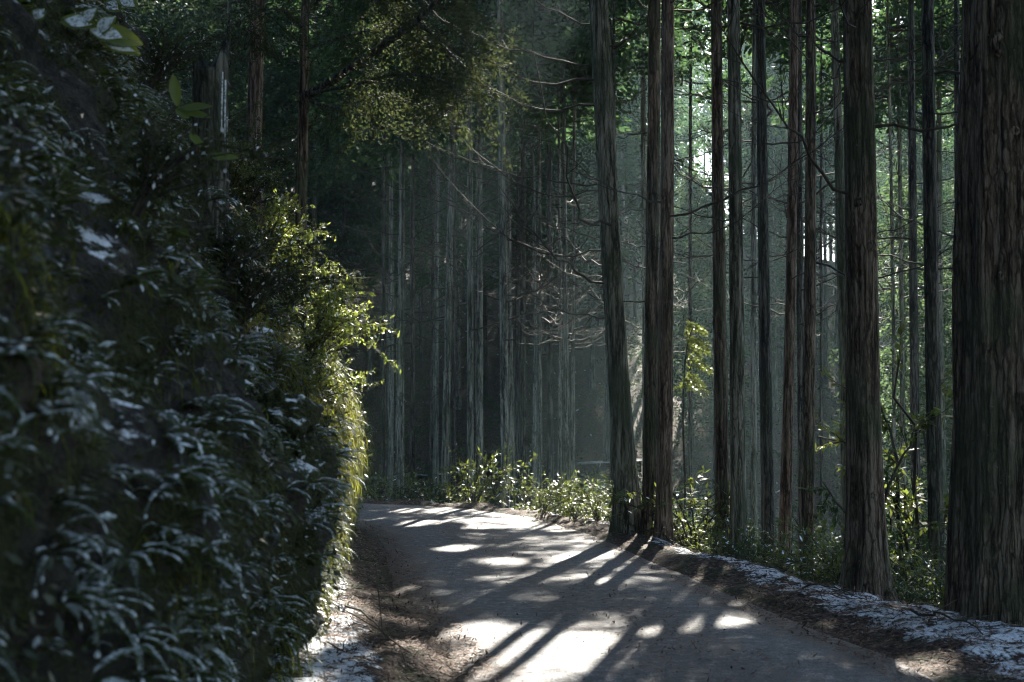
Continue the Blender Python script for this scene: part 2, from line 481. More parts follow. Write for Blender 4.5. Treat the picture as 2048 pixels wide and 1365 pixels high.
# bank normals on the grid
du = np.gradient(BV, axis=0); dv = np.gradient(BV, axis=1)
BN = unit(np.cross(dv, du)); 
if BN[ns_ // 2, 40, 0] < 0: BN = -BN
BPX, BPY = proj(BV.reshape(-1, 3)); BD = BV.reshape(-1, 3)[:, 1]
def bank_at(px, py, tol=14):
    """the bank point seen in that direction (nearest one)"""
    ok = (np.abs(BPX - px) < tol) & (np.abs(BPY - py) < tol) & (BD > 1.5)
    if not ok.any():
        return bank_at(px, py, tol * 1.7)
    k = np.where(ok)[0][np.argmin(BD[ok])]
    return BV.reshape(-1, 3)[k], BN.reshape(-1, 3)[k]
def bank_sample(n, y0, y1, z0, z1, rng, power=1.0):
    si = [k for k in range(ns_) if y0 < fc[k][1] < y1 and ss[k] < 34]
    zi = [k for k in range(nz_) if z0 < prof_z[k] < z1]
    w = np.array([fc[k][1] for k in si]) ** -power; w /= w.sum()
    a = rng.choice(si, n, p=w)
    wz = np.gradient(prof_z)[zi]; wz = wz / wz.sum()
    b = rng.choice(zi, n, p=wz)
    fr = rng.random((n, 2, 1))
    a2, b2 = np.minimum(a + 1, ns_ - 1), np.minimum(b + 1, nz_ - 1)
    P = BV[a, b] + (BV[a2, b] - BV[a, b]) * fr[:, 0] + (BV[a, b2] - BV[a, b]) * fr[:, 1]
    return P, BN[a, b]

# ------------------------------------------------------------------ where sunlight comes through the crowns
e1 = unit(np.cross(S, [0, 0, 1.0])); e2 = np.cross(e1, S)
def ground_hit(px, py):
    v = pix(px, py, 1.0) - np.array([0, 0, CAM_H]); t = -CAM_H / v[2]
    return np.array([v[0] * t, v[1] * t, 0])
GAPS = []
for (px, py, r) in [(1065, 1316, .60), (950, 1266, .26), (1140, 1117, .3), (905, 1100, .24), (1000, 1128, .2), (830, 1050, .3), (930, 1043, .34), (1010, 1043, .34), (960, 1057, .25),
                    (790, 1024, .3), (1045, 1040, .3), (1455, 1250, .2), (1330, 1272, .15), (1850, 1335, .22), (760, 1318, .26), (655, 1350, .22), (800, 1180, .12), (880, 1025, .3)]:
    GAPS.append((ground_hit(px, py), r))
for (x, y, z, r) in [(-1.2, 9.2, .5, .3), (-1.2, 10.6, .7, .35), (-1.3, 12.2, .9, .4), (-1.35, 13.6, 1.2, .4), (-1.5, 15, 1.4, .4), (-1.5, 13.5, 2.1, .55), (-1.6, 14.5, 2.8, .5), (-1.9, 14.5, 3.5, .4), (-1.5, 14.2, 1.9, .5), (-1.8, 15.5, 2.5, .45), (-1.35, 12.6, 1.6, .5), (-1.95, 13.6, 3.2, .45), (-1.3, 11.3, 1.1, .4), (-1.9, 13, 2.9, .5), (-2.0, 12.6, 3.6, .4), (-1.75, 12.2, 2.3, .45), (-1.2, 8.6, .9, .35), (-1.25, 10, 1.3, .4), (-1.2, 9.0, .4, .35), (-1.25, 11, .6, .4), (-1.3, 12, 1.2, .4)]:
    GAPS.append((np.array([x, y, z]), r))
for (px, py, d, r) in [(1100, 1000, 20, .4), (1180, 1005, 20, .4), (1660, 930, 44, 1.6), (1385, 690, 20, .5), (1385, 740, 20, .4), (1800, 880, 17, .35), (1850, 760, 17, .3), (1700, 980, 40, 1.2), (1400, 1010, 20, .4), (1480, 1060, 18, .3), (1560, 1060, 19, .35), (1640, 1060, 17, .35), (1790, 1020, 17, .35), (1350, 1030, 22, .4), (1660, 1000, 24, .5), (860, 230, 15, .18)]:
    GAPS.append((pix(px, py, d), r))
GP0 = np.array([g_[0] for g_ in GAPS]); GR = np.array([g_[1] for g_ in GAPS])
GA, GB = GP0 @ e1, GP0 @ e2
def in_gap(P, rng):
    a, b = P @ e1, P @ e2
    hit = np.zeros(len(P), bool)
    for k in range(len(GR)):
        d = np.hypot(a - GA[k], b - GB[k])
        hit |= (d < GR[k] * (1.05 + .25 * (rng.random(len(P)) - .5))) & (P[:, 2] > GP0[k][2] + 1.5)
    return hit

# ------------------------------------------------------------------ conifers
def trunk_mesh(name, H, r0, lean, bend, mat, rng, sides=20, rings=46, furrow=.05, flare=.5, knots=0):
    z = np.concatenate([np.linspace(-.5, 2.5, rings // 3), np.linspace(2.7, H, rings - rings // 3)])
    th = np.linspace(0, 2 * PI, sides, endpoint=False)
    rad = r0 * (1 - .78 * np.clip(z / H, 0, 1)) * (1 + flare * np.exp(-np.maximum(z, 0) / (2.2 * r0 + .1)))
    cx = lean[0] * z + bend[0] * np.sin(np.clip(z, 0, H) / H * 2 * PI)
    cyy = lean[1] * z + bend[1] * np.sin(np.clip(z, 0, H) / H * 2 * PI)
    o = rng.random(3) * 50
    q = np.stack([np.broadcast_to(np.cos(th) * 2.2, (len(z), sides)), np.broadcast_to(np.sin(th) * 2.2, (len(z), sides)), np.broadcast_to(z[:, None] * .35, (len(z), sides))], -1) + o
    fl = fbm(q, 2)
    q2 = q * np.array([3.5, 3.5, 1.2])
    f2 = fbm(q2, 2)
    root = (np.exp(-np.maximum(z, 0) / .35)[:, None]) * .34 * np.cos(th * 5 + o[0])[None]
    rr = rad[:, None] * (1 + furrow * fl + furrow * .9 * f2 + root * flare)
    V = np.stack([cx[:, None] + rr * np.cos(th), cyy[:, None] + rr * np.sin(th), np.broadcast_to(z[:, None], rr.shape)], -1)
    n = len(z); i, j = np.meshgrid(np.arange(n - 1), np.arange(sides), indexing='ij'); k = (j + 1) % sides
    f = np.stack([i * sides + j, i * sides + k, (i + 1) * sides + k, (i + 1) * sides + j], -1).reshape(-1, 4)
    me = mesh(name, V.reshape(-1, 3), f, mat, smooth=True)
    axisf = lambda zz: (lean[0] * zz + bend[0] * math.sin(zz / H * 2 * PI), lean[1] * zz + bend[1] * math.sin(zz / H * 2 * PI), r0 * (1 - .78 * zz / H))
    return me, axisf

def crown_arrays(H, z0, rmax, rng, nb=70, spr=9, lv=8, L=.2, W=.07, axisf=None):
    """limbs with hanging sprays of scale leaves; returns leaf P, D, L, W and the limb tubes"""
    limb = MB(); Ps, Ds = [], []
    for b in range(nb):
        t = rng.random() ** .9
        z = z0 + (H - z0) * t
        prof = (min(1, t / .16 + .45)) * (1 - t) ** .75 + .05
        ln = rmax * prof * rng.uniform(.65, 1.15)
        az = rng.random() * 2 * PI
        o = np.array([0, 0, z])
        if axisf: ax = axisf(z); o = np.array([ax[0], ax[1], z])
        n = 7; q = np.linspace(0, 1, n)
        el = rng.uniform(-.1, .35)
        pts = o + np.stack([np.cos(az) * ln * q, np.sin(az) * ln * q, ln * (math.sin(el) * q - .22 * q + .30 * q ** 3)], 1)
        if ln > .5:
            v, f = tube(pts, np.linspace(.012 + .008 * ln, .004, n), 4); limb.add(v, f, 1)
        m = max(3, int(spr * (.35 + .65 * ln / rmax)))
        for k in range(m):
            tt = rng.uniform(.22, 1.05)
            p = np.array([np.interp(tt, q, pts[:, c]) for c in range(3)])
            off = rng.normal(size=3) * np.array([.16, .16, .10]) * (.4 + ln * .45)
            p = p + off
            base = np.array([math.cos(az), math.sin(az), -.25 + rng.normal() * .3]) + unit(off) * .6
            dirs = unit(base)[None] + rng.normal(size=(lv, 3)) * .45 + np.array([0, 0, -.18])
            Ps.append(p + rng.normal(size=(lv, 3)) * .09); Ds.append(dirs)
    P = np.concatenate(Ps); D = np.concatenate(Ds); n = len(P)
    return P, D, L * rng.uniform(.6, 1.3, n), W * rng.uniform(.7, 1.3, n), limb

def crown_mesh(name, arr, mat, rng, keep=None, place=None):
    P, D, L, W, limb = arr
    if keep is not None: P, D, L, W = P[keep], D[keep], L[keep], W[keep]
    mb = MB()
    v, f = leaves(P, D, L, W, rng); mb.add(v, f, 0)
    base = 0
    for lv_, lf_ in zip(limb.v, limb.f):
        if place is None or not in_gap(place(lv_), rng).any(): mb.add(lv_, lf_ - base, 1)
        base += len(lv_)
    return mb.build(name, [mat, TWIG])

def branch_mesh(rng, L):
    """a dead lower limb: leaves the trunk level, then sweeps up, with a few bare side twigs; runs along +X"""
    n = 12; q = np.linspace(0, 1, n)
    sag = rng.uniform(-.12, .10); rise = rng.uniform(.22, .62)
    wob = np.cumsum(rng.normal(size=(n, 2)) * .021, 0)
    pts = np.stack([L * q, wob[:, 0] * L, L * (sag * q + rise * q ** 2.3) + wob[:, 1] * L], 1)
    mb = MB()
    v, f = tube(pts, np.linspace(.013, .003, n) * (.5 + .3 * L), 5); mb.add(v, f, 0, True)
    for k in range(rng.integers(7, 15)):
        t = rng.uniform(.25, .95); p = np.array([np.interp(t, q, pts[:, c]) for c in range(3)])
        l2 = L * rng.uniform(.1, .32); a = rng.choice([-1, 1]) * rng.uniform(.4, 1.1)
        q2 = np.linspace(0, 1, 5)
        s = p + np.stack([math.cos(a) * l2 * q2, math.sin(a) * l2 * q2, l2 * (.15 * q2 + .35 * q2 ** 2)], 1)
        v, f = tube(s, np.linspace(.006, .002, 5), 3); mb.add(v, f)
    return mb.build('dead_branch', [TWIG])

rb = np.random.default_rng(21)
BRANCHES = [branch_mesh(rb, L) for L in (.8, 1.1, 1.4, 1.7, 2.0, 2.4, 2.8, 1.2, .5)]

def add_branches(root, axisf, zs, rng, sizes=None, az=None):
    for k, z in enumerate(zs):
        ax = axisf(z); a = rng.random() * 2 * PI if az is None else az[k]
        me = BRANCHES[int(rng.integers(0, len(BRANCHES)))] if sizes is None else BRANCHES[sizes[k]]
        o = obj('dead_branch', me, root, (ax[0] + math.cos(a) * ax[2] * .6, ax[1] + math.sin(a) * ax[2] * .6, z), (rng.normal() * .3, rng.normal() * .12, a), rng.uniform(.8, 1.15))

def conifer(name, x, y, H, r0, lean, bend, mat, label, group, cz0, crad, rng, sides=20, rings=46, nb=80, dead=(), leaf=CEDAR, furrow=.05, flare=.5, L=.18, W=.09, lv=13):
    z = gz(x, y)
    root = obj(name, None, None, (x, y, z))
    root.empty_display_size = .3
    tag(root, label, 'tree', group)
    me, axf = trunk_mesh('trunk', H, r0, lean, bend, mat, rng, sides, rings, furrow, flare)
    obj('trunk', me, root)
    arr = crown_arrays(H, cz0, crad, rng, nb, 9, lv, L, W, axf)
    keep = ~in_gap(arr[0] + np.array([x, y, z]), rng)
    obj('crown', crown_mesh('crown', arr, leaf, rng, keep, lambda q: q + np.array([x, y, z])), root)
    add_branches(root, axf, dead, rng)
    return root, axf

rt = np.random.default_rng(5)
CRNR = 'cedar standing'
# x at top of photo, x at base, y at base, width in photo pixels, distance, bark, crown start, label
FRONT = [
 (2016, 2021, 1240, 190, 10.9, 0, 9.5, 'huge dark furrowed cedar trunk at the road edge, thickest of all, cut off at right'),
 (1862, 1876, 1213, 28, 15.5, 3, 9.5, 'slim blackish cedar standing just left of the huge thick trunk'),
 (1822, 1835, 1145, 19, 22.0, 3, 8.0, 'thin dark cedar with glossy sapling leaves across it, right of the thick knotty one'),
 (1724, 1735, 1200, 60, 12.6, 0, 9.0, 'thick straight brown cedar with knots and one long bare limb reaching left'),
 (1666, 1694, 1130, 22, 20.0, 2, 8.5, 'leaning slender cedar partly hidden behind the left side of the thick knotty trunk'),
 (1615, 1612, 1156, 24, 17.5, 0, 8.5, 'dark slender cedar beside the bright snowy gap, left of the leaning slender one'),
 (1597, 1606, 1140, 15, 24.0, 3, 8.0, 'thin blackish cedar tucked close behind the dark slender trunk'),
 (1583, 1567, 1140, 22, 18.5, 1, 8.5, 'reddish brown cedar with pale peeling bark strip, leaning slightly right'),
 (1524, 1538, 1115, 24, 18.0, 3, 8.5, 'black straight cedar beside the reddish peeling cedar'),
 (1465, 1478, 1129, 29, 17.0, 2, 9.0, 'grey-green cedar, right and lighter one of the close pair mid right'),
 (1434, 1446, 1107, 26, 17.5, 0, 9.0, 'dark brown cedar, left and darker one of the close pair mid right'),
 (1331, 1328, 1094, 28, 17.0, 1, 9.0, 'warm brown cedar, right trunk of the pair rising together at the verge'),
 (1308, 1299, 1078, 27, 17.6, 0, 9.0, 'grey-brown cedar, left trunk of the pair rising together at the verge'),
 (1206, 1257, 1068, 40, 17.8, 2, 9.0, 'thick pale grey-barked cedar leaning left, rising at the road bend'),
 (1285, 1291, 1015, 14, 30.0, 2, 7.5, 'thin pale cedar seen between the leaning grey cedar and the verge pair'),
 (1001, 1011, 1023, 16, 25.0, 0, 7.5, 'straight tall cedar at the far road bend with bare limbs curving up on both sides'),
 (1012, 1028, 1005, 12, 29.0, 0, 7.0, 'thin cedar close behind the tall one at the far bend'),
 (958, 958, 997, 16, 27.5, 2, 6.5, 'greenish cedar behind the middle of the road bend'),
 (937, 940, 1012, 13, 27.0, 0, 6.5, 'brown cedar just left of the greenish one behind the bend'),
 (912, 890, 989, 15, 27.5, 2, 6.5, 'slender cedar leaning right as it rises beyond the bend'),
 (829, 826, 990, 10, 28.5, 3, 6.0, 'thin dark cedar, right one of two beyond the end of the bank'),
 (809, 802, 993, 14, 28.0, 0, 6.0, 'dark cedar, left and thicker one of two beyond the end of the bank'),
 (769, 769, 958, 11, 32.0, 3, 6.0, 'dim cedar nearest to the yellow-leaved bank shrub'),
 (1046, 1048, 955, 14, 32.0, 3, 6.5, 'cedar with a pale broken band on its trunk, in the middle stand'),
 (1078, 1080, 975, 9, 31.0, 0, 6.5, 'thin straight cedar in the middle stand beside the broken-banded one'),
 (1098, 1100, 952, 13, 34.0, 3, 7.0, 'bluish dim cedar in the middle stand'),
 (1118, 1118, 970, 9, 31.0, 2, 7.0, 'thin cedar with a mossy yellow-green streak in the middle stand'),
 (1124, 1132, 995, 11, 28.0, 0, 6.5, 'cedar with bare branches forking upward, in the middle stand'),
 (1150, 1147, 980, 9, 30.0, 0, 7.0, 'thin cedar at the right end of the middle stand'),
 (1226, 1226, 1000, 14, 25.0, 3, 7.5, 'blackish trunk peeking out on the left of the leaning pale cedar'),
 (1380, 1382, 1030, 9, 30.0, 3, 7.0, 'thin pole-like cedar behind the pale green sapling'),
 (1508, 1509, 1050, 13, 25.0, 0, 7.5, 'dim cedar in shade left of the black straight one'),
 (1644, 1643, 1020, 6, 32.0, 3, 7.0, 'very thin dark pole cedar in front of the bright snowy gap'),
 (1780, 1781, 1050, 9, 28.0, 2, 6.5, 'very thin greenish cedar right of the thick knotty trunk'),
 (1795, 1806, 1030, 11, 30.0, 2, 6.5, 'thin pale cedar behind the glossy shrub'),
 (1915, 1914, 1100, 14, 20.0, 3, 8.0, 'dark cedar half hidden by the left edge of the huge thick trunk'),
 (512, 505, 330, 28, 19.0, 1, 8.5, 'brown cedar on the upper bank behind the broken snag'),
 (212, 205, 200, 30, 15.0, 0, 8.5, 'shadowed cedar high on the dark bank at upper left'),
]
MADE = []
for k, (xt, xb, yb, w, d, bk, cz, lab) in enumerate(FRONT):
    a, b = pix(xt, 0, d), pix(xb, yb, d)
    t = (gz(b[0], d) - a[2]) / (b[2] - a[2])
    lx = (a[0] - b[0]) / (a[2] - b[2])
    if k >= 36:                      # trees rooted on the bank
        zb = b[2] - .6; zg = gz(b[0], d)
        x = b[0]
    else:
        x = b[0] + lx * (gz(b[0], d) - b[2])
    r = w / FPX * d / 2 * 1.12
    H = rt.uniform(21, 25)
    rng = np.random.default_rng(100 + k)
    near = w > 35
    tz = gz(x, d)
    lo = max(2.6, 1.6 - tz) - (0 if d < 30 else .3)
    nd = 9 if d < 21 else 12
    dead = [] if k == 0 else sorted(rng.uniform(2.8 - min(0, tz), cz - tz * .3 + 1.0, nd))
    root, axf = conifer('cedar_tree', x, d, H, r, (lx, rng.normal() * .003), (rng.normal() * .03, rng.normal() * .03), BARK[4 if 13 < k < 33 and bk in (0, 2) else bk], lab, 'tall cedars along the road', cz - min(0, tz) * 1.3, 2.5, rng,
                        sides=64 if near else 26, rings=150 if near else 60, nb=130, dead=dead, furrow=.085 if near else .05, flare=.12 if k == 0 else (.35 if k in (11, 12) else .55))
    if k >= 36: root.location.z = zb
    MADE.append((x, d))
    if k == 3:   # the long bare limb on the thick knotty cedar
        z = pix(1700, 112, d)[2] - tz
        ax = axf(z)
        obj('dead_branch', BRANCHES[5], root, (ax[0] - ax[2] * .6, ax[1], z), (0, R(-6), PI - .25), (.42, .7, 1.0))
    if k == 13:  # the long swept limbs of the leaning pale cedar
        for yy, sz, az_, s_ in [(500, 6, 2.95, .8), (380, 6, 3.2, .75), (360, 5, 3.0, .9), (210, 6, 3.05, .95), (160, 6, 3.3, 1.0), (120, 5, 2.9, 1.0), (640, 4, 3.3, .7), (430, 4, .3, .6)]:
            z = pix(1230, yy, d)[2] - tz; ax = axf(z)
            obj('dead_branch', BRANCHES[sz], root, (ax[0] + math.cos(az_) * ax[2] * .6, ax[1], z), (0, rng.normal() * .06, az_), s_)

# knots on the two nearest trunks, facing the road
def knot(tree, px, py, size, d):
    P = pix(px, py, d)
    trunk = [c for c in tree.children if c.name.startswith('trunk')][0]
    vv = np.zeros(len(trunk.data.vertices) * 3, np.float32); trunk.data.vertices.foreach_get('co', vv)
    vv = vv.reshape(-1, 3) + np.array(tree.location)
    qx, qy = proj(vv); near_ = (np.abs(qx - px) < 30) & (np.abs(qy - py) < 40)
    P = vv[near_][np.argmin(vv[near_][:, 1] + .004 * np.abs(qx[near_] - px))]
    nth, prof = 22, [(1.5, -.25), (1.25, .10), (1.0, .30), (.8, .32), (.62, .12), (.45, -.25), (.0, -.35)]
    th = np.linspace(0, 2 * PI, nth, endpoint=False); rr_ = np.random.default_rng(int(px + py))
    V = []
    for r, h in prof:
        w = 1 + .14 * np.sin(th * 2 + rr_.random() * 6) + .06 * rr_.normal(size=nth)
        V.append(np.stack([np.cos(th) * r * size * w, np.full(nth, -h * size * .7), np.sin(th) * r * size * w * 1.15], 1))
    V = np.concatenate(V); n = len(prof)
    i, j = np.meshgrid(np.arange(n - 1), np.arange(nth), indexing='ij'); k = (j + 1) % nth
    f = np.stack([i * nth + j, i * nth + k, (i + 1) * nth + k, (i + 1) * nth + j], -1).reshape(-1, 4)
    o = obj('knot', mesh('knot', V, f, [BARK[0], BARK[3]], (np.arange(len(f)) // nth >= 3).astype(int), smooth=True), tree, P - np.array(tree.location))
    return o
TREES = [o for o in C.objects if o.name.startswith('cedar_tree')]
for px, py, size in [(2003, 82, .055), (1992, 548, .02), (2035, 250, .022)]: knot(TREES[0], px, py, size, 10.9)
for px, py, size in [(1716, 425, .030), (1738, 522, .034), (1746, 965, .022)]: knot(TREES[3], px, py, size, 12.6)

# background stand: shared shapes, each tree its own object
rg = np.random.default_rng(77)
TR = []
for k in range(5):
    H = [22, 18, 23, 17, 24][k]
    me, axf = trunk_mesh('trunk', H, .085 + .012 * k, (rg.normal() * .006, 0), (rg.normal() * .05, 0), BARK[[4, 3, 2, 4, 3][k]], rg, 12, 26, .03, .4)
    arr = crown_arrays(H, [11.5, 6.0, 12.5, 5.5, 13][k], 2.5, rg, 130, 11, 15, .17, .075, axf)
    TR.append((me, arr, H, crown_mesh('crown', arr, [CEDAR, CEDAR, CEDAR_B, CEDAR, CEDAR_B][k], rg), axf))
YG = []
for k in range(3):
    H = [12, 14, 10][k]
    me, axf = trunk_mesh('trunk', H, .085 + .01 * k, (0, 0), (.04, 0), BARK[[2, 0, 3][k]], rg, 10, 22, .03, .4)
    arr = crown_arrays(H, [2.0, 3.0, 1.6][k], 2.0, rg, 130, 11, 14, .15, .055, axf)
    YG.append((me, arr, H, crown_mesh('crown', arr, [CEDAR_B, CEDAR, CEDAR_B][k], rg), axf))

def bg_tree(src, name, x, y, s, label, group, leafmat, branches=0):
    me, arr, H, cm, axf = src
    z = gz(x, y)
    root = obj(name, None, None, (x, y, z), (0, 0, rg.random() * 2 * PI), s)
    tag(root, label, 'tree', group)
    obj('trunk', me, root)
    # if a sunbeam that reaches the road passes through this crown, leave that gap in it
    near = y < 64
    if near:
        c, sn = math.cos(root.rotation_euler.z), math.sin(root.rotation_euler.z)
        wf = lambda q: np.stack([q[:, 0] * c * s - q[:, 1] * sn * s + x, q[:, 0] * sn * s + q[:, 1] * c * s + y, q[:, 2] * s + z], 1); W = wf(arr[0])
        hit = in_gap(W, rg)
        if hit.any(): cm = crown_mesh('crown', arr, leafmat, rg, ~hit, wf)
    obj('crown', cm, root)
    if branches:
        add_branches(root, axf, rg.uniform(3.0, 8, branches), rg)

def trunk_in_beam(x, y, r=.12):
    P = np.stack([np.full(30, x), np.full(30, y), gz(x, y) + np.linspace(0, 20, 30)], 1)
    a, b = P @ e1, P @ e2
    return any((np.hypot(a - GA[k], b - GB[k]) < GR[k] + r).any() for k in range(len(GR)) if GP0[k][1] < y - 1)
SPECS = []
pts = list(MADE)
def free(x, y, dmin):
    return all((x - a) ** 2 + (y - b) ** 2 > dmin ** 2 for a, b in pts)
cnt = 0; tries = 0
while cnt < 370 and tries < 40000:
    tries += 1
    y = rg.uniform(29, 110); half = y * .40 + 3
    x = rg.uniform(-half, half + 2)
    px = 1024 + FPX * x / y
    u, _ = road_u([(x, y)])
    if abs(u[0]) < 3.2: continue
    if 1600 < px < 1690 and y < 56: continue          # the bright clearing
    skyhole = 1335 < px < 1462
    if skyhole and not 38 < y < 62: continue     # the thin place where the sky shows
    right = px > 1330
    if right and y < 60 and rg.random() < .2: continue
    if not free(x, y, (2.6 if y < 46 else 1.6) if not right else 2.1): continue
    if trunk_in_beam(x, y): continue
    pts.append((x, y)); cnt += 1
    if skyhole or (right and rg.random() < .5):
        k = int(rg.integers(0, 3)) if not skyhole else 2; far = y > 48
        SPECS.append((YG[k], 'young_cedar', x, y, rg.uniform(.85, 1.25), 'young cedar with foliage low down, standing behind the big trunks on the right', 'young cedars across the valley', CEDAR_B, 0))
    else:
        k = int(rg.choice([0, 2, 4])) if y < 46 else int(rg.choice([1, 3, 1, 3, 0]))
        SPECS.append((TR[k], 'cedar_tree', x, y, rg.uniform(.85, 1.15), 'slender cedar deep in the hazy background forest', 'cedars in the background forest', [CEDAR, CEDAR, CEDAR_B, CEDAR, CEDAR_B][k], 5 if y < 46 else 0))
for x, y, k in [(13.0, 59, 1), (14.9, 65, 3), (15.5, 71, 1), (17.4, 74, 3), (17.0, 80, 1), (12.2, 63, 3)]:
    SPECS.append((TR[k], 'cedar_tree', x, y, 1.05, 'slender cedar deep in the hazy background forest', 'cedars in the background forest', CEDAR, 0))
for k_ in range(46):
    y = rg.uniform(88, 118); x = rg.uniform(12, .40 * y)
    k = int(rg.choice([1, 3]))
    SPECS.append((TR[k], 'cedar_tree', x, y, rg.uniform(.95, 1.2), 'slender cedar deep in the hazy background forest', 'cedars in the background forest', CEDAR, 0))
# the nearest ones are objects of their own, the far remainder reads as one mass of forest
SPECS.sort(key=lambda q: q[3])
n_obj, far_mb = 0, MB()
for sp in SPECS:
    if sp[1] == 'young_cedar' or n_obj < 220:
        bg_tree(*sp); n_obj += sp[1] == 'cedar_tree'; continue
    (tm, arr, H, _, _), x, y, s_ = sp[0], sp[2], sp[3], sp[4]
    z = gz(x, y); a = rg.random() * 6.28; c, sn = math.cos(a), math.sin(a)
    place = lambda q: np.stack([q[:, 0] * c * s_ - q[:, 1] * sn * s_ + x, q[:, 0] * sn * s_ + q[:, 1] * c * s_ + y, q[:, 2] * s_ + z], 1)
    k2 = rg.random(len(arr[0])) < .36
    v, f = leaves(place(arr[0][k2]), arr[1][k2], arr[2][k2] * 1.5, arr[3][k2] * 1.6, rg); far_mb.add(v, f, 0)
    zz = np.linspace(-.4, H, 8)
    v, f = tube(place(np.stack([zz * 0, zz * 0, zz], 1)), .11 * (1 - .75 * np.clip(zz / H, 0, 1)), 7); far_mb.add(v, f, 1, True)
if far_mb.n: tag(obj('far_forest', far_mb.build('far_forest', [CEDAR, BARK[3]])), kind='stuff')
# unseen trees added outside the frame so their crowns shade the road and bank
SHADE = [(7.5, 12), (9, 17), (6.5, 6), (8, 1), (11, 7), (10, 22), (13, 14), (14, 26), (5, 3), (4, -5), (8, -6), (0, -8), (-4, -5), (-6, 3), (-8, 9), (-5.5, -1), (-8, 15), (-10, 4), (3, -12), (-3, -14), (12, -2), (-9, 20), (-12, 12), (2, -4), (5.5, -2), (-2, -9), (1.5, -9), (-5, 6), (-6.5, 12), (-7, 18), (-3.5, 1), (-3, -3), (6, -10), (7, 4), (3.8, 0.5), (-5, 17)]
for x, y in SHADE:
    k = int(rg.integers(0, 5))
    zb = float(np.interp(-x, [1, 2, 4, 8, 13], [0, 3, 6, 9, 14])) if (x < -2 and y < 22) else None
    bg_tree(TR[k], 'cedar_tree', x, y, rg.uniform(1.0, 1.2), 'tall unseen cedar added outside the view to shade the road and bank', 'unseen cedars added for shade', [CEDAR, CEDAR, CEDAR_B, CEDAR, CEDAR_B][k])

# ------------------------------------------------------------------ shrubs
def shrub_mesh(name, rng, h, spread, n, L, W, mat, droop=.0, snow=0.0, stems=9, lean=(0, 0)):
    mb = MB(); Ps, Ds = [], []
    for s in range(stems):
        az = rng.random() * 2 * PI; sp = spread * rng.uniform(.3, 1.0); hh = h * rng.uniform(.55, 1.05)
        q = np.linspace(0, 1, 7)
        pts = np.stack([(math.cos(az) * sp + lean[0]) * q ** 1.4, (math.sin(az) * sp + lean[1]) * q ** 1.4, hh * (q - droop * q ** 2.5)], 1) + np.cumsum(rng.normal(size=(7, 3)) * .018 * h, 0)
        v, f = tube(pts, np.linspace(.010, .003, 7) * (.5 + .5 * h), 4); mb.add(v, f, 1)
        for t in range(7):
            q0 = rng.uniform(.2, 1); p = np.array([np.interp(q0, q, pts[:, c]) for c in range(3)])
            d = unit(rng.normal(size=3) + np.array([math.cos(az), math.sin(az), .4]))
            l2 = spread * rng.uniform(.25, .6)
            tw = p + d * l2 * np.linspace(0, 1, 4)[:, None] + np.array([0, 0, -.25 * droop * l2]) * (np.linspace(0, 1, 4) ** 2)[:, None]
            v, f = tube(tw, np.linspace(.004, .0015, 4), 3); mb.add(v, f, 1)
            m = max(2, n // (stems * 7))
            tt = rng.random(m)
            Ps.append(p + d * (l2 * tt)[:, None] + rng.normal(size=(m, 3)) * .012); Ds.append(d + rng.normal(size=(m, 3)) * .75 + np.array([0, 0, -.1 - .5 * droop]))
    P, D = np.concatenate(Ps), np.concatenate(Ds)
    v, f = leaves(P, D, L * rng.uniform(.6, 1.3, len(P)), W * rng.uniform(.7, 1.3, len(P)), rng, .6, (0, 0, 1.0)); 
    k = rng.random(len(f)) < snow
    mb.add(v, f[~k], 0)
    if k.any(): mb.add(v, f[k], 2)
    return mb.build(name, [mat, TWIG, SNOW])

rs = np.random.default_rng(31)
SH = [shrub_mesh('valley_shrub', rs, 1.0, .7, 1100, .055, .022, SHRUB_G, .25, .03), shrub_mesh('valley_shrub', rs, .8, .8, 1400, .045, .02, SHRUB_G, .3, .05),
      shrub_mesh('valley_shrub', rs, 1.3, .8, 1000, .075, .024, SHRUB_M, .3, .02), shrub_mesh('valley_shrub', rs, .6, .7, 1100, .05, .02, SHRUB_M, .3, .06)]
cnt = 0; tries = 0
while cnt < 235 and tries < 12000:
    tries += 1
    y = 12.5 * (46 / 12.5) ** rs.random(); x = rs.uniform(-.22 * y, .40 * y)
    u, _ = road_u([(x, y)])
    cr = float(np.interp(y, [9, 11, 13.6, 16.6, 22], [2.5, 2.45, 2.0, 1.72, 1.6]))
    if u[0] < cr + .55: continue
    if y > 36 and 1590 < 1024 + FPX * x / y < 1700: continue
    k = int(rs.integers(0, 4)); cnt += 1
    o = obj('valley_shrub', SH[k], None, (x, y, gz(x, y) - .05), (0, 0, rs.random() * 6.28), rs.uniform(.6, 1.25) * (1.0 if y < 24 else 1.3))
    tag(o, 'leafy green undergrowth shrub on the slope between the cedars', 'shrub', 'shrubs on the valley slope')
# the far hillside's low cover
ru = np.random.default_rng(8); n = 34000
xy = np.stack([ru.uniform(-26, 40, n), ru.uniform(26, 80, n)], 1); uu, _ = road_u(xy); xy = xy[np.abs(uu) > 3]
cl3 = np.concatenate([xy * .8, xy[:, :1] * 0], 1); hgt = np.maximum(.05, .55 + .8 * vnoise(cl3))
n = len(xy); P = np.concatenate([xy, (ground_z(xy) + hgt * ru.random(n))[:, None]], 1)
rep5 = np.repeat(P, 5, 0) + ru.normal(size=(n * 5, 3)) * .16
v, f = leaves(rep5, ru.normal(size=(n * 5, 3)) + np.array([0, 0, .3]), ru.uniform(.08, .2, n * 5), .06, ru, .5, (0, 0, 1.0))
tag(obj('ground_cover', mesh('ground_cover', v, f, [SHRUB_G, SNOWD], np.where(ru.random(len(f)) < .02, 1, 0))), kind='stuff')
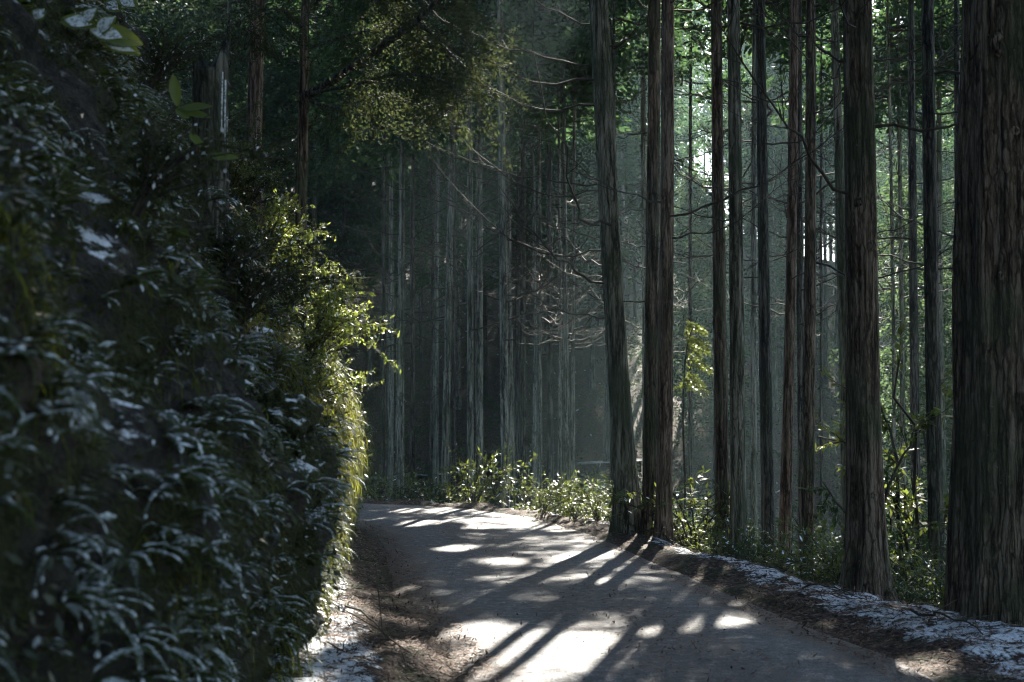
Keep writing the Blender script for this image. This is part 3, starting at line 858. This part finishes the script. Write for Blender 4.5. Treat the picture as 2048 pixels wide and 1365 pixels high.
# the sunlit shrubs at the verge by the bend
for (px, py, d, k, s, lab) in [(1085, 1030, 20.5, 2, .62, 'sunlit yellow-green shrub with upright shoots at the outside of the bend'), (1150, 1035, 19.8, 3, .95, 'low sunlit shrub beside the upright one at the bend'),
                               (1195, 1040, 19.3, 2, .6, 'sunlit leafy shrub at the foot of the leaning pale cedar')]:
    P = pix(px, py, d)
    tag(obj('verge_shrub', SH[k], None, (P[0], d, gz(P[0], d) - .03), (0, 0, px), s), lab, 'shrub', 'sunlit shrubs at the bend')
# broad-leaved saplings right of the thick trunk
GL = [shrub_mesh('laurel_sapling', rs, 2.6, .75, 2000, .055, .021, SHRUB_M, .3, .01, stems=7), shrub_mesh('laurel_sapling', rs, 2.2, .6, 1500, .055, .022, SHRUB_G, .35, .0, stems=6)]
for (px, d, k, s, rz_, lab) in [(1835, 16.5, 0, 2.1, .4, 'tall glossy-leaved laurel sapling growing across the thin dark cedar'), (1895, 17.5, 0, 2.0, 2.2, 'glossy-leaved laurel sapling close to the huge right trunk'),
                           (1795, 16.0, 1, 1.7, 1.2, 'yellow-green broad-leaved sapling beside the thick knotty cedar')]:
    x = (px - 1024) / FPX * d
    tag(obj('laurel_sapling', GL[k], None, (x, d, gz(x, d) - .05), (0, 0, rz_), s), lab, 'sapling', 'laurel saplings between the right trunks')

# pale green sapling spray beside the brown pair
mb = MB(); r_ = np.random.default_rng(3)
st = np.array([[0, 0, 0], [.02, 0, 1.2], [.0, .02, 2.4], [.05, 0, 3.3], [.2, 0, 3.75]])
v, f = tube(catmull(st, 4), np.linspace(.02, .006, 17), 5); mb.add(v, f, 1)
Ps, Ds = [], []
for k in range(26):
    z = r_.uniform(2.7, 3.75); a = r_.normal() * .9; l = .5 * (1 - (z - 2.7) * .5)
    q = np.linspace(0, 1, 14)
    pts = np.array([.05, 0, z]) + np.stack([math.cos(a) * l * q, math.sin(a) * l * q, -.35 * l * q ** 2], 1)
    v, f = tube(pts, np.linspace(.005, .002, 14), 3); mb.add(v, f, 1)
    for p in pts: 
        Ps.append(np.repeat(p[None], 5, 0)); Ds.append(np.array([math.cos(a), math.sin(a), -.3]) + r_.normal(size=(5, 3)) * .6)
v, f = leaves(np.concatenate(Ps), np.concatenate(Ds), .06, .017, r_); mb.add(v, f, 0)
P = pix(1366, 700, 20)
tag(obj('conifer_sapling', mb.build('conifer_sapling', [SHRUB_M, TWIG]), None, (P[0], 20, P[2] - 3.3), (0, 0, 0)), 'slim sapling with a drooping pale green top beside the warm brown cedar', 'sapling')

# ------------------------------------------------------------------ the bank's plants
rfn = np.random.default_rng(12)
def fern_mesh(rng, n, L, pw):
    mb = MB(); sn = MB()
    for k in range(n):
        az = rng.normal() * .85; el = rng.uniform(.1, .9); l = L * rng.uniform(.65, 1.15)
        q = np.linspace(0, 1, 15)
        # arching: starts at elevation el, gravity bends it over
        ang = el - (el + rng.uniform(.9, 1.5)) * q ** 1.15
        seg = l / 14
        hx = np.concatenate([[0], np.cumsum(np.cos(ang[:-1]) * seg)]); hz = np.concatenate([[0], np.cumsum(np.sin(ang[:-1]) * seg)])
        pts = np.stack([math.cos(az) * hx, math.sin(az) * hx, hz], 1)
        v, f = tube(pts, np.linspace(.003, .001, 15), 3); mb.add(v, f)
        t = unit(np.gradient(pts, axis=0)); side = unit(np.cross(t, [0, 0, 1.0]))
        P, D, LL = [], [], []
        for i_ in range(2, 15):
            for w in np.linspace(0, 1, 2, endpoint=False):
                if i_ == 14 and w > 0: continue
                p = pts[i_] + (pts[min(i_ + 1, 14)] - pts[i_]) * w
                qq = (i_ + w) / 14
                ln = pw * math.sin(min(1, qq * 1.25 + .12) * PI * .82 + .35) * l / .4
                for sg in (-1, 1):
                    P.append(p); D.append(side[i_] * sg + t[i_] * .45 + np.array([0, 0, -.25])); LL.append(max(.012, ln))
        v, f = leaves(np.array(P), np.array(D), np.array(LL), np.array(LL) * .30 + .004, rng, .9, (0, 0, 1.0)); mb.add(v, f)
        if rng.random() < .92:
            a = rng.uniform(.0, .35); b = a + rng.uniform(.35, .75)
            P, D, LL = np.array(P), np.array(D), np.array(LL)
            ra = np.array([((i_ + w) / 14) for i_ in range(2, 15) for w in (0, .5) if not (i_ == 14 and w > 0) for sg in (-1, 1)])
            k2 = (ra > a) & (ra < b) & (rng.random(len(ra)) < .85)
            if k2.any():
                v, f = leaves(P[k2] + np.array([0, 0, .004]), D[k2] + np.array([0, 0, .10]), LL[k2] * rng.uniform(.45, .85, k2.sum()), LL[k2] * .34 + .006, rng, .95, (0, 0, 1.0)); sn.add(v, f)
            for c in range(rng.integers(1, 4)):
                qs = np.clip(rng.uniform(a, b) + np.linspace(-.06, .06, 6), 0, 1)
                sp = np.stack([np.interp(qs, q, pts[:, c_]) for c_ in range(3)], 1) + np.array([0, 0, .005])
                sd = unit(np.cross(unit(np.gradient(sp, axis=0)), [0, 0, 1.0]))
                wd = np.sin(np.linspace(.15, PI - .15, 6)) * rng.uniform(.008, .016) * L / .4
                th = np.linspace(0, 2 * PI, 6, endpoint=False)
                vv = sp[:, None] + sd[:, None] * (wd[:, None] * np.cos(th))[..., None] + np.array([0, 0, 1.0]) * (wd[:, None] * .5 * np.sin(th))[..., None]
                ii, jj = np.meshgrid(np.arange(5), np.arange(6), indexing='ij'); kk = (jj + 1) % 6
                sn.add(vv.reshape(-1, 3), np.stack([ii * 6 + jj, ii * 6 + kk, (ii + 1) * 6 + kk, (ii + 1) * 6 + jj], -1).reshape(-1, 4), 0, True)
    if sn.n == 0: return fern_mesh(rng, n, L, pw)
    return mb.build('fern', [FERN]), sn.build('snow', [SNOWD])
FERNS = [fern_mesh(rfn, n, L, pw) for n, L, pw in [(7, .42, .05), (9, .36, .045), (6, .50, .055), (8, .30, .04), (5, .40, .05), (10, .34, .045)]]
FP, FN = bank_sample(300, 2.6, 19, .25, 6.0, rfn, 1.15)
for k in range(300):
    a, b = FERNS[int(rfn.integers(0, 6))]
    nrm = FN[k]; az = math.atan2(nrm[1] - .35, nrm[0] + .2) + rfn.normal() * .45
    s = rfn.uniform(.38, .74) * (.75 + .25 * min(1, FP[k][1] / 8))
    o = obj('fern', a, None, FP[k] + nrm * .01, (rfn.normal() * .15, rfn.normal() * .15, az), s)
    tag(o, 'arching fern with snow along its fronds, growing on the mossy bank', 'fern', 'ferns on the mossy bank')
    obj('snow', b, o)

# the smaller ferns between them, past counting
FX, FNN = bank_sample(1700, 2.6, 20, .2, 7.0, rfn, 1.0)
def me_arrays(me):
    v = np.zeros(len(me.vertices) * 3, np.float32); me.vertices.foreach_get('co', v)
    lt = np.zeros(len(me.polygons), np.int32); me.polygons.foreach_get('loop_total', lt)
    li = np.zeros(len(me.loops), np.int32); me.loops.foreach_get('vertex_index', li)
    assert (lt == 4).all()
    return v.reshape(-1, 3), li.reshape(-1, 4)
FA = [(me_arrays(a), me_arrays(b)) for a, b in FERNS]
mb = MB()
for k in range(len(FX)):
    nrm = FNN[k]; az = math.atan2(nrm[1] - .35, nrm[0] + .2) + rfn.normal() * .5; sc_ = rfn.uniform(.3, .68)
    M3 = np.array((Matrix.Rotation(az, 3, 'Z') @ Matrix.Rotation(rfn.normal() * .15, 3, 'Y')).to_3x3()) * sc_
    for q, mi_ in zip(FA[int(rfn.integers(0, 6))], (0, 1)):
        mb.add(q[0] @ M3.T + FX[k] + nrm * .01, q[1], mi_, mi_ == 1)
tag(obj('fern_cover', mb.build('fern_cover', [FERN, SNOWD])), kind='stuff')

# dark leafy undergrowth filling the bank (beyond counting)
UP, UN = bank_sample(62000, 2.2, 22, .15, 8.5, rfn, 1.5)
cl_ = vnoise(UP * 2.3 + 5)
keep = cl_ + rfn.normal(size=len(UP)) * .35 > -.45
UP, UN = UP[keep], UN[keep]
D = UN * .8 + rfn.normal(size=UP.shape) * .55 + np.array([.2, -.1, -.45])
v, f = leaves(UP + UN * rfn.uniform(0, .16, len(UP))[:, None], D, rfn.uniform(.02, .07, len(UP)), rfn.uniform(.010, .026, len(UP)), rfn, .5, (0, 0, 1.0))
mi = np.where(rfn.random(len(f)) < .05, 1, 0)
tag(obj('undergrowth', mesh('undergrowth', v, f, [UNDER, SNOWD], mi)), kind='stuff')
# hanging moss and grass strands on the lower wall
n = 32000
SP, SN = bank_sample(n, 3, 22, .1, 2.3, rfn, .9)
SP2, SN2 = bank_sample(22000, 7.5, 16, .15, 1.8, rfn, .5); SP, SN = np.concatenate([SP, SP2]), np.concatenate([SN, SN2]); n = len(SP)
keep = vnoise(SP * 1.9 + 11) + rfn.normal(size=n) * .3 > np.where(SP[:, 1] < 7, .75, np.where(SP[:, 1] < 8.5, .35, -.05)); SP, SN = SP[keep], SN[keep]; n = len(SP)
l = rfn.uniform(.06, .30, n)[:, None]; w = rfn.uniform(.002, .006, n)[:, None]
d0 = unit(SN + rfn.normal(size=(n, 3)) * .35 + np.array([0, 0, .25])); sd = unit(np.cross(d0, [0, 0, 1.0]))
p0 = SP; p1 = p0 + d0 * l * .32; p2 = p1 + (d0 * .35 + np.array([0, 0, -.6])) * l * .5; p3 = p2 + (d0 * .08 + np.array([0, 0, -1])) * l * .5
v = np.stack([p0 - sd * w, p0 + sd * w, p1 - sd * w, p1 + sd * w, p2 - sd * w * .8, p2 + sd * w * .8, p3], 1).reshape(-1, 3)
b0 = np.arange(n)[:, None] * 7
tag(obj('hanging_moss', mesh('hanging_moss', v, [np.concatenate([b0 + [0, 1, 3, 2], b0 + [2, 3, 5, 4]]), b0 + [4, 5, 6]], [STRAND])), kind='stuff')

# mossy rocks standing out of the bank
def rock_mesh(rng, sx, sy, sz):
    nth, nph = 64, 44
    th = np.linspace(0, 2 * PI, nth, endpoint=False); ph = np.linspace(.02, PI - .02, nph)
    TH, PH = np.meshgrid(th, ph)
    d = np.stack([np.cos(TH) * np.sin(PH), np.sin(TH) * np.sin(PH), np.cos(PH)], -1)
    o = rng.random(3) * 40
    r = 1 + .30 * fbm(d * 1.6 + o, 3) + .22 * np.abs(fbm(d * 3.2 + o, 4)) - .1
    V = d * r[..., None] * np.array([sx, sy, sz])
    i, j = np.meshgrid(np.arange(nph - 1), np.arange(nth), indexing='ij'); k = (j + 1) % nth
    f = np.stack([i * nth + j, (i + 1) * nth + j, (i + 1) * nth + k, i * nth + k], -1).reshape(-1, 4)
    return mesh('mossy_rock', V.reshape(-1, 3), f, BANKM, smooth=True)
for (px, py, sx, sy, sz, lab) in [(565, 815, .22, .36, .20, 'dark overhanging rock with snow on its top, jutting from the bank'), (650, 925, .11, .34, .18, 'mossy rock with sunlit edge at the far end of the bank'),
                                  (600, 1275, .15, .30, .17, 'black wet rock low on the bank above the snow patch'), (630, 1050, .10, .25, .14, 'mossy rock bulging below the sunlit rim')]:
    P, Nn_ = bank_at(px, py)
    tag(obj('mossy_rock', rock_mesh(rs, sx, sy, sz), None, P - Nn_ * .10, (0, 0, rs.normal() * .2)), lab, 'rock', 'rocks in the bank')

# small-leaved shrubs along the bank's edge, the outer ones in the sun
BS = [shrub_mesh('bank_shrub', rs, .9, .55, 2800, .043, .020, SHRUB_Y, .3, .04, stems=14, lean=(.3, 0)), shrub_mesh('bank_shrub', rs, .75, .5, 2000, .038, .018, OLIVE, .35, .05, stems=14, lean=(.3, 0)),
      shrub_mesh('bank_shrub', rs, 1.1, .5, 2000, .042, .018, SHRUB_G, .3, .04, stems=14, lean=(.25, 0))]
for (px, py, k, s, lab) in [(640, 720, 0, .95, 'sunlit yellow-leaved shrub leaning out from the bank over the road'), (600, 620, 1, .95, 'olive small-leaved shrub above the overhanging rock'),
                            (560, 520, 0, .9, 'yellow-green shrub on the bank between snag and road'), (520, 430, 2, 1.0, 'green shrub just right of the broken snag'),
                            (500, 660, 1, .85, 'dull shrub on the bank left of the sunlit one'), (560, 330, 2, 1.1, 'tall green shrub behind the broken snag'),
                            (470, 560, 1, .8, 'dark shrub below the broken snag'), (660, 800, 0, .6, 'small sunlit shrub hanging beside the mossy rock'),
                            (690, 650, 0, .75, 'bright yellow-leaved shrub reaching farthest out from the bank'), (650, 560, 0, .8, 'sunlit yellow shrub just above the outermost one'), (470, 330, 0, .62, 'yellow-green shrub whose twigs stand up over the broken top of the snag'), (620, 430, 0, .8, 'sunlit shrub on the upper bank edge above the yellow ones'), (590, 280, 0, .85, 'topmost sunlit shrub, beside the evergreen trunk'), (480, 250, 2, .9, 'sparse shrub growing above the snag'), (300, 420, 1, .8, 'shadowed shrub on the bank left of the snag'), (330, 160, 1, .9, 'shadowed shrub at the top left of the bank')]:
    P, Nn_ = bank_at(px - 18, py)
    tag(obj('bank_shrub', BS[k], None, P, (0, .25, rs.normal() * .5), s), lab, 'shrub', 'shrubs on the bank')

# broken snag on the bank
def snag():
    P, Nn_ = bank_at(432, 400)
    d = P[1]
    top = pix(432, 120, d)[2] - P[2]
    r0 = 68 / FPX * d / 2
    th = np.linspace(0, 2 * PI, 40, endpoint=False); z = np.linspace(-.4, top, 40)
    TH, Z = np.meshgrid(th, z)
    rr = r0 * (1.12 - .14 * (Z / top)) * (1 + .10 * fbm(np.stack([np.cos(TH) * 2, np.sin(TH) * 2, Z * .8], -1), 3))
    V = np.stack([rr * np.cos(TH), rr * np.sin(TH), Z], -1)
    jag = .10 * np.sin(th * 1.0 + .5) + .09 * fbm(np.stack([np.cos(th) * 3, np.sin(th) * 3, th * 0], -1), 3)
    V[-1, :, 2] += jag; V[-2, :, 2] += jag * .6
    V = V.reshape(-1, 3)
    i, j = np.meshgrid(np.arange(39), np.arange(40), indexing='ij'); k = (j + 1) % 40
    f = np.stack([i * 40 + j, i * 40 + k, (i + 1) * 40 + k, (i + 1) * 40 + j], -1).reshape(-1, 4)
    V = np.vstack([V, [[0, 0, top - .25]]])
    cap = np.stack([39 * 40 + np.arange(40), 39 * 40 + (np.arange(40) + 1) % 40, np.full(40, 1600)], 1)
    root = obj('broken_snag', None, None, tuple(P))
    tag(root, 'dark broken tree trunk stub with snow streaks down its right side, on the bank', 'dead tree')
    obj('trunk', mesh('trunk', V, [f, cap], BARK[3], smooth=True), root)
    sn = MB()
    for a, z0, z1, w in [(-.35, .35, top * .85, .007), (-.62, top * .5, top * .9, .006), (-.1, top * .3, top * .6, .005)]:
        zz = np.linspace(z0, z1, 12); q = np.stack([np.cos(a + .05 * np.sin(zz * 9)) * r0 * (1.13 - .14 * zz / top), np.sin(a + .05 * np.sin(zz * 9)) * r0 * (1.13 - .14 * zz / top), zz], 1)
        v, f = tube(q, w * (.5 + .5 * np.abs(np.sin(zz * 7))), 6); sn.add(v, f, 0, True)
    obj('snow_streak', sn.build('snow_streak', [SNOWD]), root)
snag()

# big-leaved bamboo grass stems near the camera on the bank
rng_s = np.random.default_rng(2)
def sasa(px, py, leavespec, lab, snowy):
    P, Nn_ = bank_at(px, py)
    mb = MB(); d = P[1]
    for (lx, ly, tx, ty, w) in leavespec:
        a = pix(lx, ly, d) - P + Nn_ * .12; b = pix(tx, ty, d) - P + Nn_ * .17
        ax = b - a; L = np.linalg.norm(ax); ax = ax / L
        sd = unit(np.cross(ax, [0, -1.0, .5])); nr = np.cross(sd, ax)
        q = np.linspace(0, 1, 9); wd = np.sin(np.clip(q * .92 + .06, 0, 1) * PI) ** .8 * w / FPX * d * .5
        mid = a + ax * (q * L)[:, None] + nr * (-.10 * L * (q - .4) ** 2)[:, None]
        lft, rgt = mid + sd * wd[:, None] + nr * wd[:, None] * .25, mid - sd * wd[:, None] + nr * wd[:, None] * .25
        v = np.concatenate([lft, mid, rgt]); i = np.arange(8)
        f = np.concatenate([np.stack([i, i + 1, i + 10, i + 9], 1), np.stack([i + 9, i + 10, i + 19, i + 18], 1)])
        mb.add(v, f, 0, True)
        if snowy:
            qa = rng_s.integers(0, 3); qb = qa + rng_s.integers(4, 7); w2 = wd * np.sin(np.clip((np.arange(9) - qa + .4) / (qb - qa + .8), 0, 1) * PI) ** .5 * .8
            m2 = mid + nr * .006
            v2 = np.concatenate([m2 + sd * w2[:, None] + nr * (w2 * .22)[:, None], m2 + nr * .006, m2 - sd * w2[:, None] + nr * (w2 * .22)[:, None]])
            mb.add(v2, f, 2, True)
        stem = np.stack([np.zeros(3), a * .5 + np.array([0, 0, .03]), a]); v, f = tube(stem, .003, 4); mb.add(v, f, 1)
    tag(obj('bamboo_grass', mb.build('bamboo_grass', [SASA, TWIG, SNOWD]), None, tuple(P)), lab, 'plant')
sasa(330, 280, [(322, 235, 298, 180, 24), (325, 240, 376, 243, 20), (330, 245, 374, 266, 18), (345, 290, 366, 330, 18), (372, 336, 430, 346, 20), (318, 240, 330, 268, 20)], 'bright green bamboo grass with long pointed leaves, upper bank left of the snag', False)
sasa(150, 120, [(90, 70, 150, 95, 40), (150, 90, 240, 130, 50), (160, 100, 188, 76, 40), (60, 50, 20, 90, 36), (170, 110, 236, 150, 36), (130, 85, 150, 60, 34)], 'snow-capped broad leaves hanging close to the camera at the top of the bank', True)
sasa(215, 40, [(190, 20, 215, 45, 34), (215, 10, 250, 40, 30)], 'dull broad leaves above the snow-capped ones', True)

# ------------------------------------------------------------------ the overhanging evergreen tree
def evergreen():
    d = 15.5
    P, _ = bank_at(560, 420)
    base = np.array([-2.55, d, 3.0])
    root = obj('evergreen_tree', None, None, tuple(base))
    tag(root, 'small-leaved evergreen leaning out over the road from the bank, with a dark sweeping limb', 'tree')
    rng = np.random.default_rng(9)
    tp = catmull([np.array([pix(600, 420, d)[0], d, base[2] - .8]), pix(604, 330, d), pix(609, 150, d), pix(612, 0, d), pix(640, -220, d + .5), pix(700, -500, d + 1)], 8) - base
    v, f = tube(tp, np.linspace(.07, .03, len(tp)), 14); mb = MB(); mb.add(v, f, 0, True)
    obj('trunk', mb.build('trunk', [BARK[0]]), root)
    limbs = [([(600, 200, d), (660, 165, d - .3), (740, 110, d - .6), (830, 45, d - .8), (900, -20, d - 1), (980, -60, d - 1)], .055),
             ([(606, 190, d), (700, 172, d - .7), (790, 150, d - 1.2), (880, 160, d - 1.6), (930, 200, d - 1.8)], .022),
             ([(608, 100, d), (700, 70, d + .4), (800, 60, d + .8), (900, 110, d + 1.0)], .02),
             ([(606, 200, d), (680, 215, d + .3), (760, 190, d + .6), (850, 215, d + .8)], .02),
             ([(830, 45, d - .8), (880, 80, d - 1), (930, 120, d - 1.2), (950, 190, d - 1.3)], .016),
             ([(740, 110, d - .6), (790, 60, d - .2), (850, 20, d), (930, 30, d + .2)], .018),
             ([(609, 60, d), (560, 20, d - .5), (500, 30, d - 1), (450, 70, d - 1.3)], .02),
             ([(612, 20, d), (680, -20, d), (760, 10, d - .4), (840, 90, d - .6)], .018)]
    Ps, Ds = [], []
    for pts, r in limbs:
        q = catmull([pix(*p) for p in pts], 6) - base
        mb = MB(); v, f = tube(q, np.linspace(r, r * .3, len(q)), 8); mb.add(v, f, 0, True)
        for k in range(26):
            t = rng.uniform(.25, 1); p = np.array([np.interp(t, np.linspace(0, 1, len(q)), q[:, c]) for c in range(3)])
            dr = unit(rng.normal(size=3) * np.array([.8, .9, .4]) + np.array([.35, -.1, -.15])); l = rng.uniform(.25, .8)
            qq = np.linspace(0, 1, 6); tw = p + dr * (l * qq)[:, None] + np.array([0, 0, -.35 * l]) * (qq ** 2)[:, None]
            v, f = tube(tw, np.linspace(.006, .002, 6), 3); mb.add(v, f, 0)
            for c in range(7):
                s0 = rng.uniform(.2, 1); pp = np.array([np.interp(s0, qq, tw[:, a]) for a in range(3)])
                n = 11; dd = unit(dr + rng.normal(size=3) * .7 + np.array([0, 0, -.3])); tt = rng.random(n) * .2
                Ps.append(pp + dd * tt[:, None] + rng.normal(size=(n, 3)) * .03); Ds.append(dd + rng.normal(size=(n, 3)) * .6)
        obj('limb', mb.build('limb', [BARK[3]]), root)
    P, D = np.concatenate(Ps), np.concatenate(Ds)
    v, f = leaves(P, D, rng.uniform(.03, .06, len(P)), rng.uniform(.014, .024, len(P)), rng, .4, (0, 0, 1.0))
    obj('crown', mesh('crown', v, f, [OLIVE]), root)
evergreen()

# ------------------------------------------------------------------ litter on the ground
rl = np.random.default_rng(44)
def strip_points(n, u0, u1, y0=5.5, y1=23, p=1.3):
    a = np.array([k for k in range(len(dense) - 1) if y0 < dense[k][1] < y1 and dense[k][0] > -3])
    w = dense[a][:, 1] ** -p; w /= w.sum()
    k = rl.choice(a, n, p=w); t = rl.random((n, 1))
    c = dense[k] * (1 - t) + dense[k + 1] * t
    u = rl.uniform(u0, u1, n)
    return c + Nn[k] * u[:, None], u
def surf_z(P):
    u, _ = road_u(P)
    return np.where(np.abs(u) < 1.5, np.maximum(.012 * (1 - (u / 1.4) ** 2) + .008 - .09 * sstep(1.3, 1.62, np.abs(u)), ground_z(P)), ground_z(P))
Q = [strip_points(16000, -2.2, -1.15), strip_points(15000, 1.1, 2.5), strip_points(2600, -.5, .6), strip_points(1500, -1.3, 1.3), strip_points(2500, 1.6, 2.9)]
NP = np.concatenate([q[0] for q in Q]); n = len(NP)
P3 = np.concatenate([NP, (surf_z(NP) + rl.uniform(.004, .02, n))[:, None]], 1)
D = rl.normal(size=(n, 3)) * np.array([1, 1, .18])
v, f = leaves(P3, D, rl.uniform(.02, .085, n), rl.uniform(.004, .018, n), rl, .8, (0, 0, 1.0))
tag(obj('needle_litter', mesh('needle_litter', v, f, [NEEDLE])), kind='stuff')
mb = MB()
for (u0, u1, n) in [(1.45, 2.9, 260), (-2.1, -1.2, 160)]:
    TP, _ = strip_points(n, u0, u1)
    for p in TP:
        l = rl.uniform(.05, .22); a = rl.random() * 6.28; q = np.linspace(-.5, .5, 5)
        xy = p + np.stack([np.cos(a) * l * q, np.sin(a) * l * q], 1) + np.cumsum(rl.normal(size=(5, 2)) * .012, 0)
        z = ground_z(xy) + .012 + rl.uniform(0, .05) * np.abs(q)
        v, f = tube(np.concatenate([xy, z[:, None]], 1), np.linspace(.0045, .002, 5), 4); mb.add(v, f, 0, True)
tag(obj('twig_litter', mb.build('twig_litter', [TWIG])), kind='stuff')
for (a, b, r, lab) in [((1255, 1075), (1345, 1100), .012, 'long thin stick lying along the verge at the foot of the trunk pair'), ((690, 1245), (770, 1325), .010, 'bare stick slanting down from the bank onto the left snow'),
                       ((1830, 1250), (1960, 1300), .011, 'crooked fallen branch on the snowy verge under the huge trunk'), ((1960, 1225), (2040, 1275), .010, 'twiggy fallen branch beside the huge trunk at the right frame edge'),
                       ((1600, 1185), (1700, 1215), .009, 'dark fallen branch on the snowy verge by the thick knotty cedar')]:
    A, B = ground_hit(*a), ground_hit(*b); q = np.linspace(0, 1, 9)[:, None]
    L = np.linalg.norm(B - A); w = A * (1 - q) + B * q; w[:, :2] += np.cumsum(rl.normal(size=(9, 2)) * .02, 0) * L
    w[:, 2] = ground_z(w) + .03 + .04 * np.sin(q[:, 0] * PI)
    mb = MB(); v, f = tube(w - A, np.linspace(r, r * .4, 9), 7); mb.add(v, f, 0, True)
    for k in range(5):
        p = w[int(rl.integers(2, 8))] - A; dr = np.array([rl.normal(), rl.normal(), abs(rl.normal()) * .6 + .1]); dr = unit(dr)
        v, f = tube(p + dr * np.linspace(0, L * rl.uniform(.1, .3), 4)[:, None], np.linspace(r * .5, r * .2, 4), 4); mb.add(v, f)
    tag(obj('fallen_branch', mb.build('fallen_branch', [TWIG]), None, tuple(A)), lab, 'branch')

# ------------------------------------------------------------------ haze
def haze():
    x0, x1, y0, y1, z0, z1 = -170, 170, -75, 250, -14, 44
    V = [(x, y, z) for z in (z0, z1) for y in (y0, y1) for x in (x0, x1)]
    F = [[0, 2, 3, 1], [4, 5, 7, 6], [0, 1, 5, 4], [2, 6, 7, 3], [0, 4, 6, 2], [1, 3, 7, 5]]
    m = Mat('forest_haze')
    p = m.n('VolumePrincipled')
    p.inputs['Color'].default_value = (.64, .92, .97, 1)
    p.inputs['Density'].default_value = HAZE_DENSITY
    p.inputs['Anisotropy'].default_value = .45
    m.t.links.new(p.outputs[0], m.out.inputs['Volume'])
    tag(obj('haze', mesh('haze', V, np.array(F), m.m)), kind='stuff')
haze()
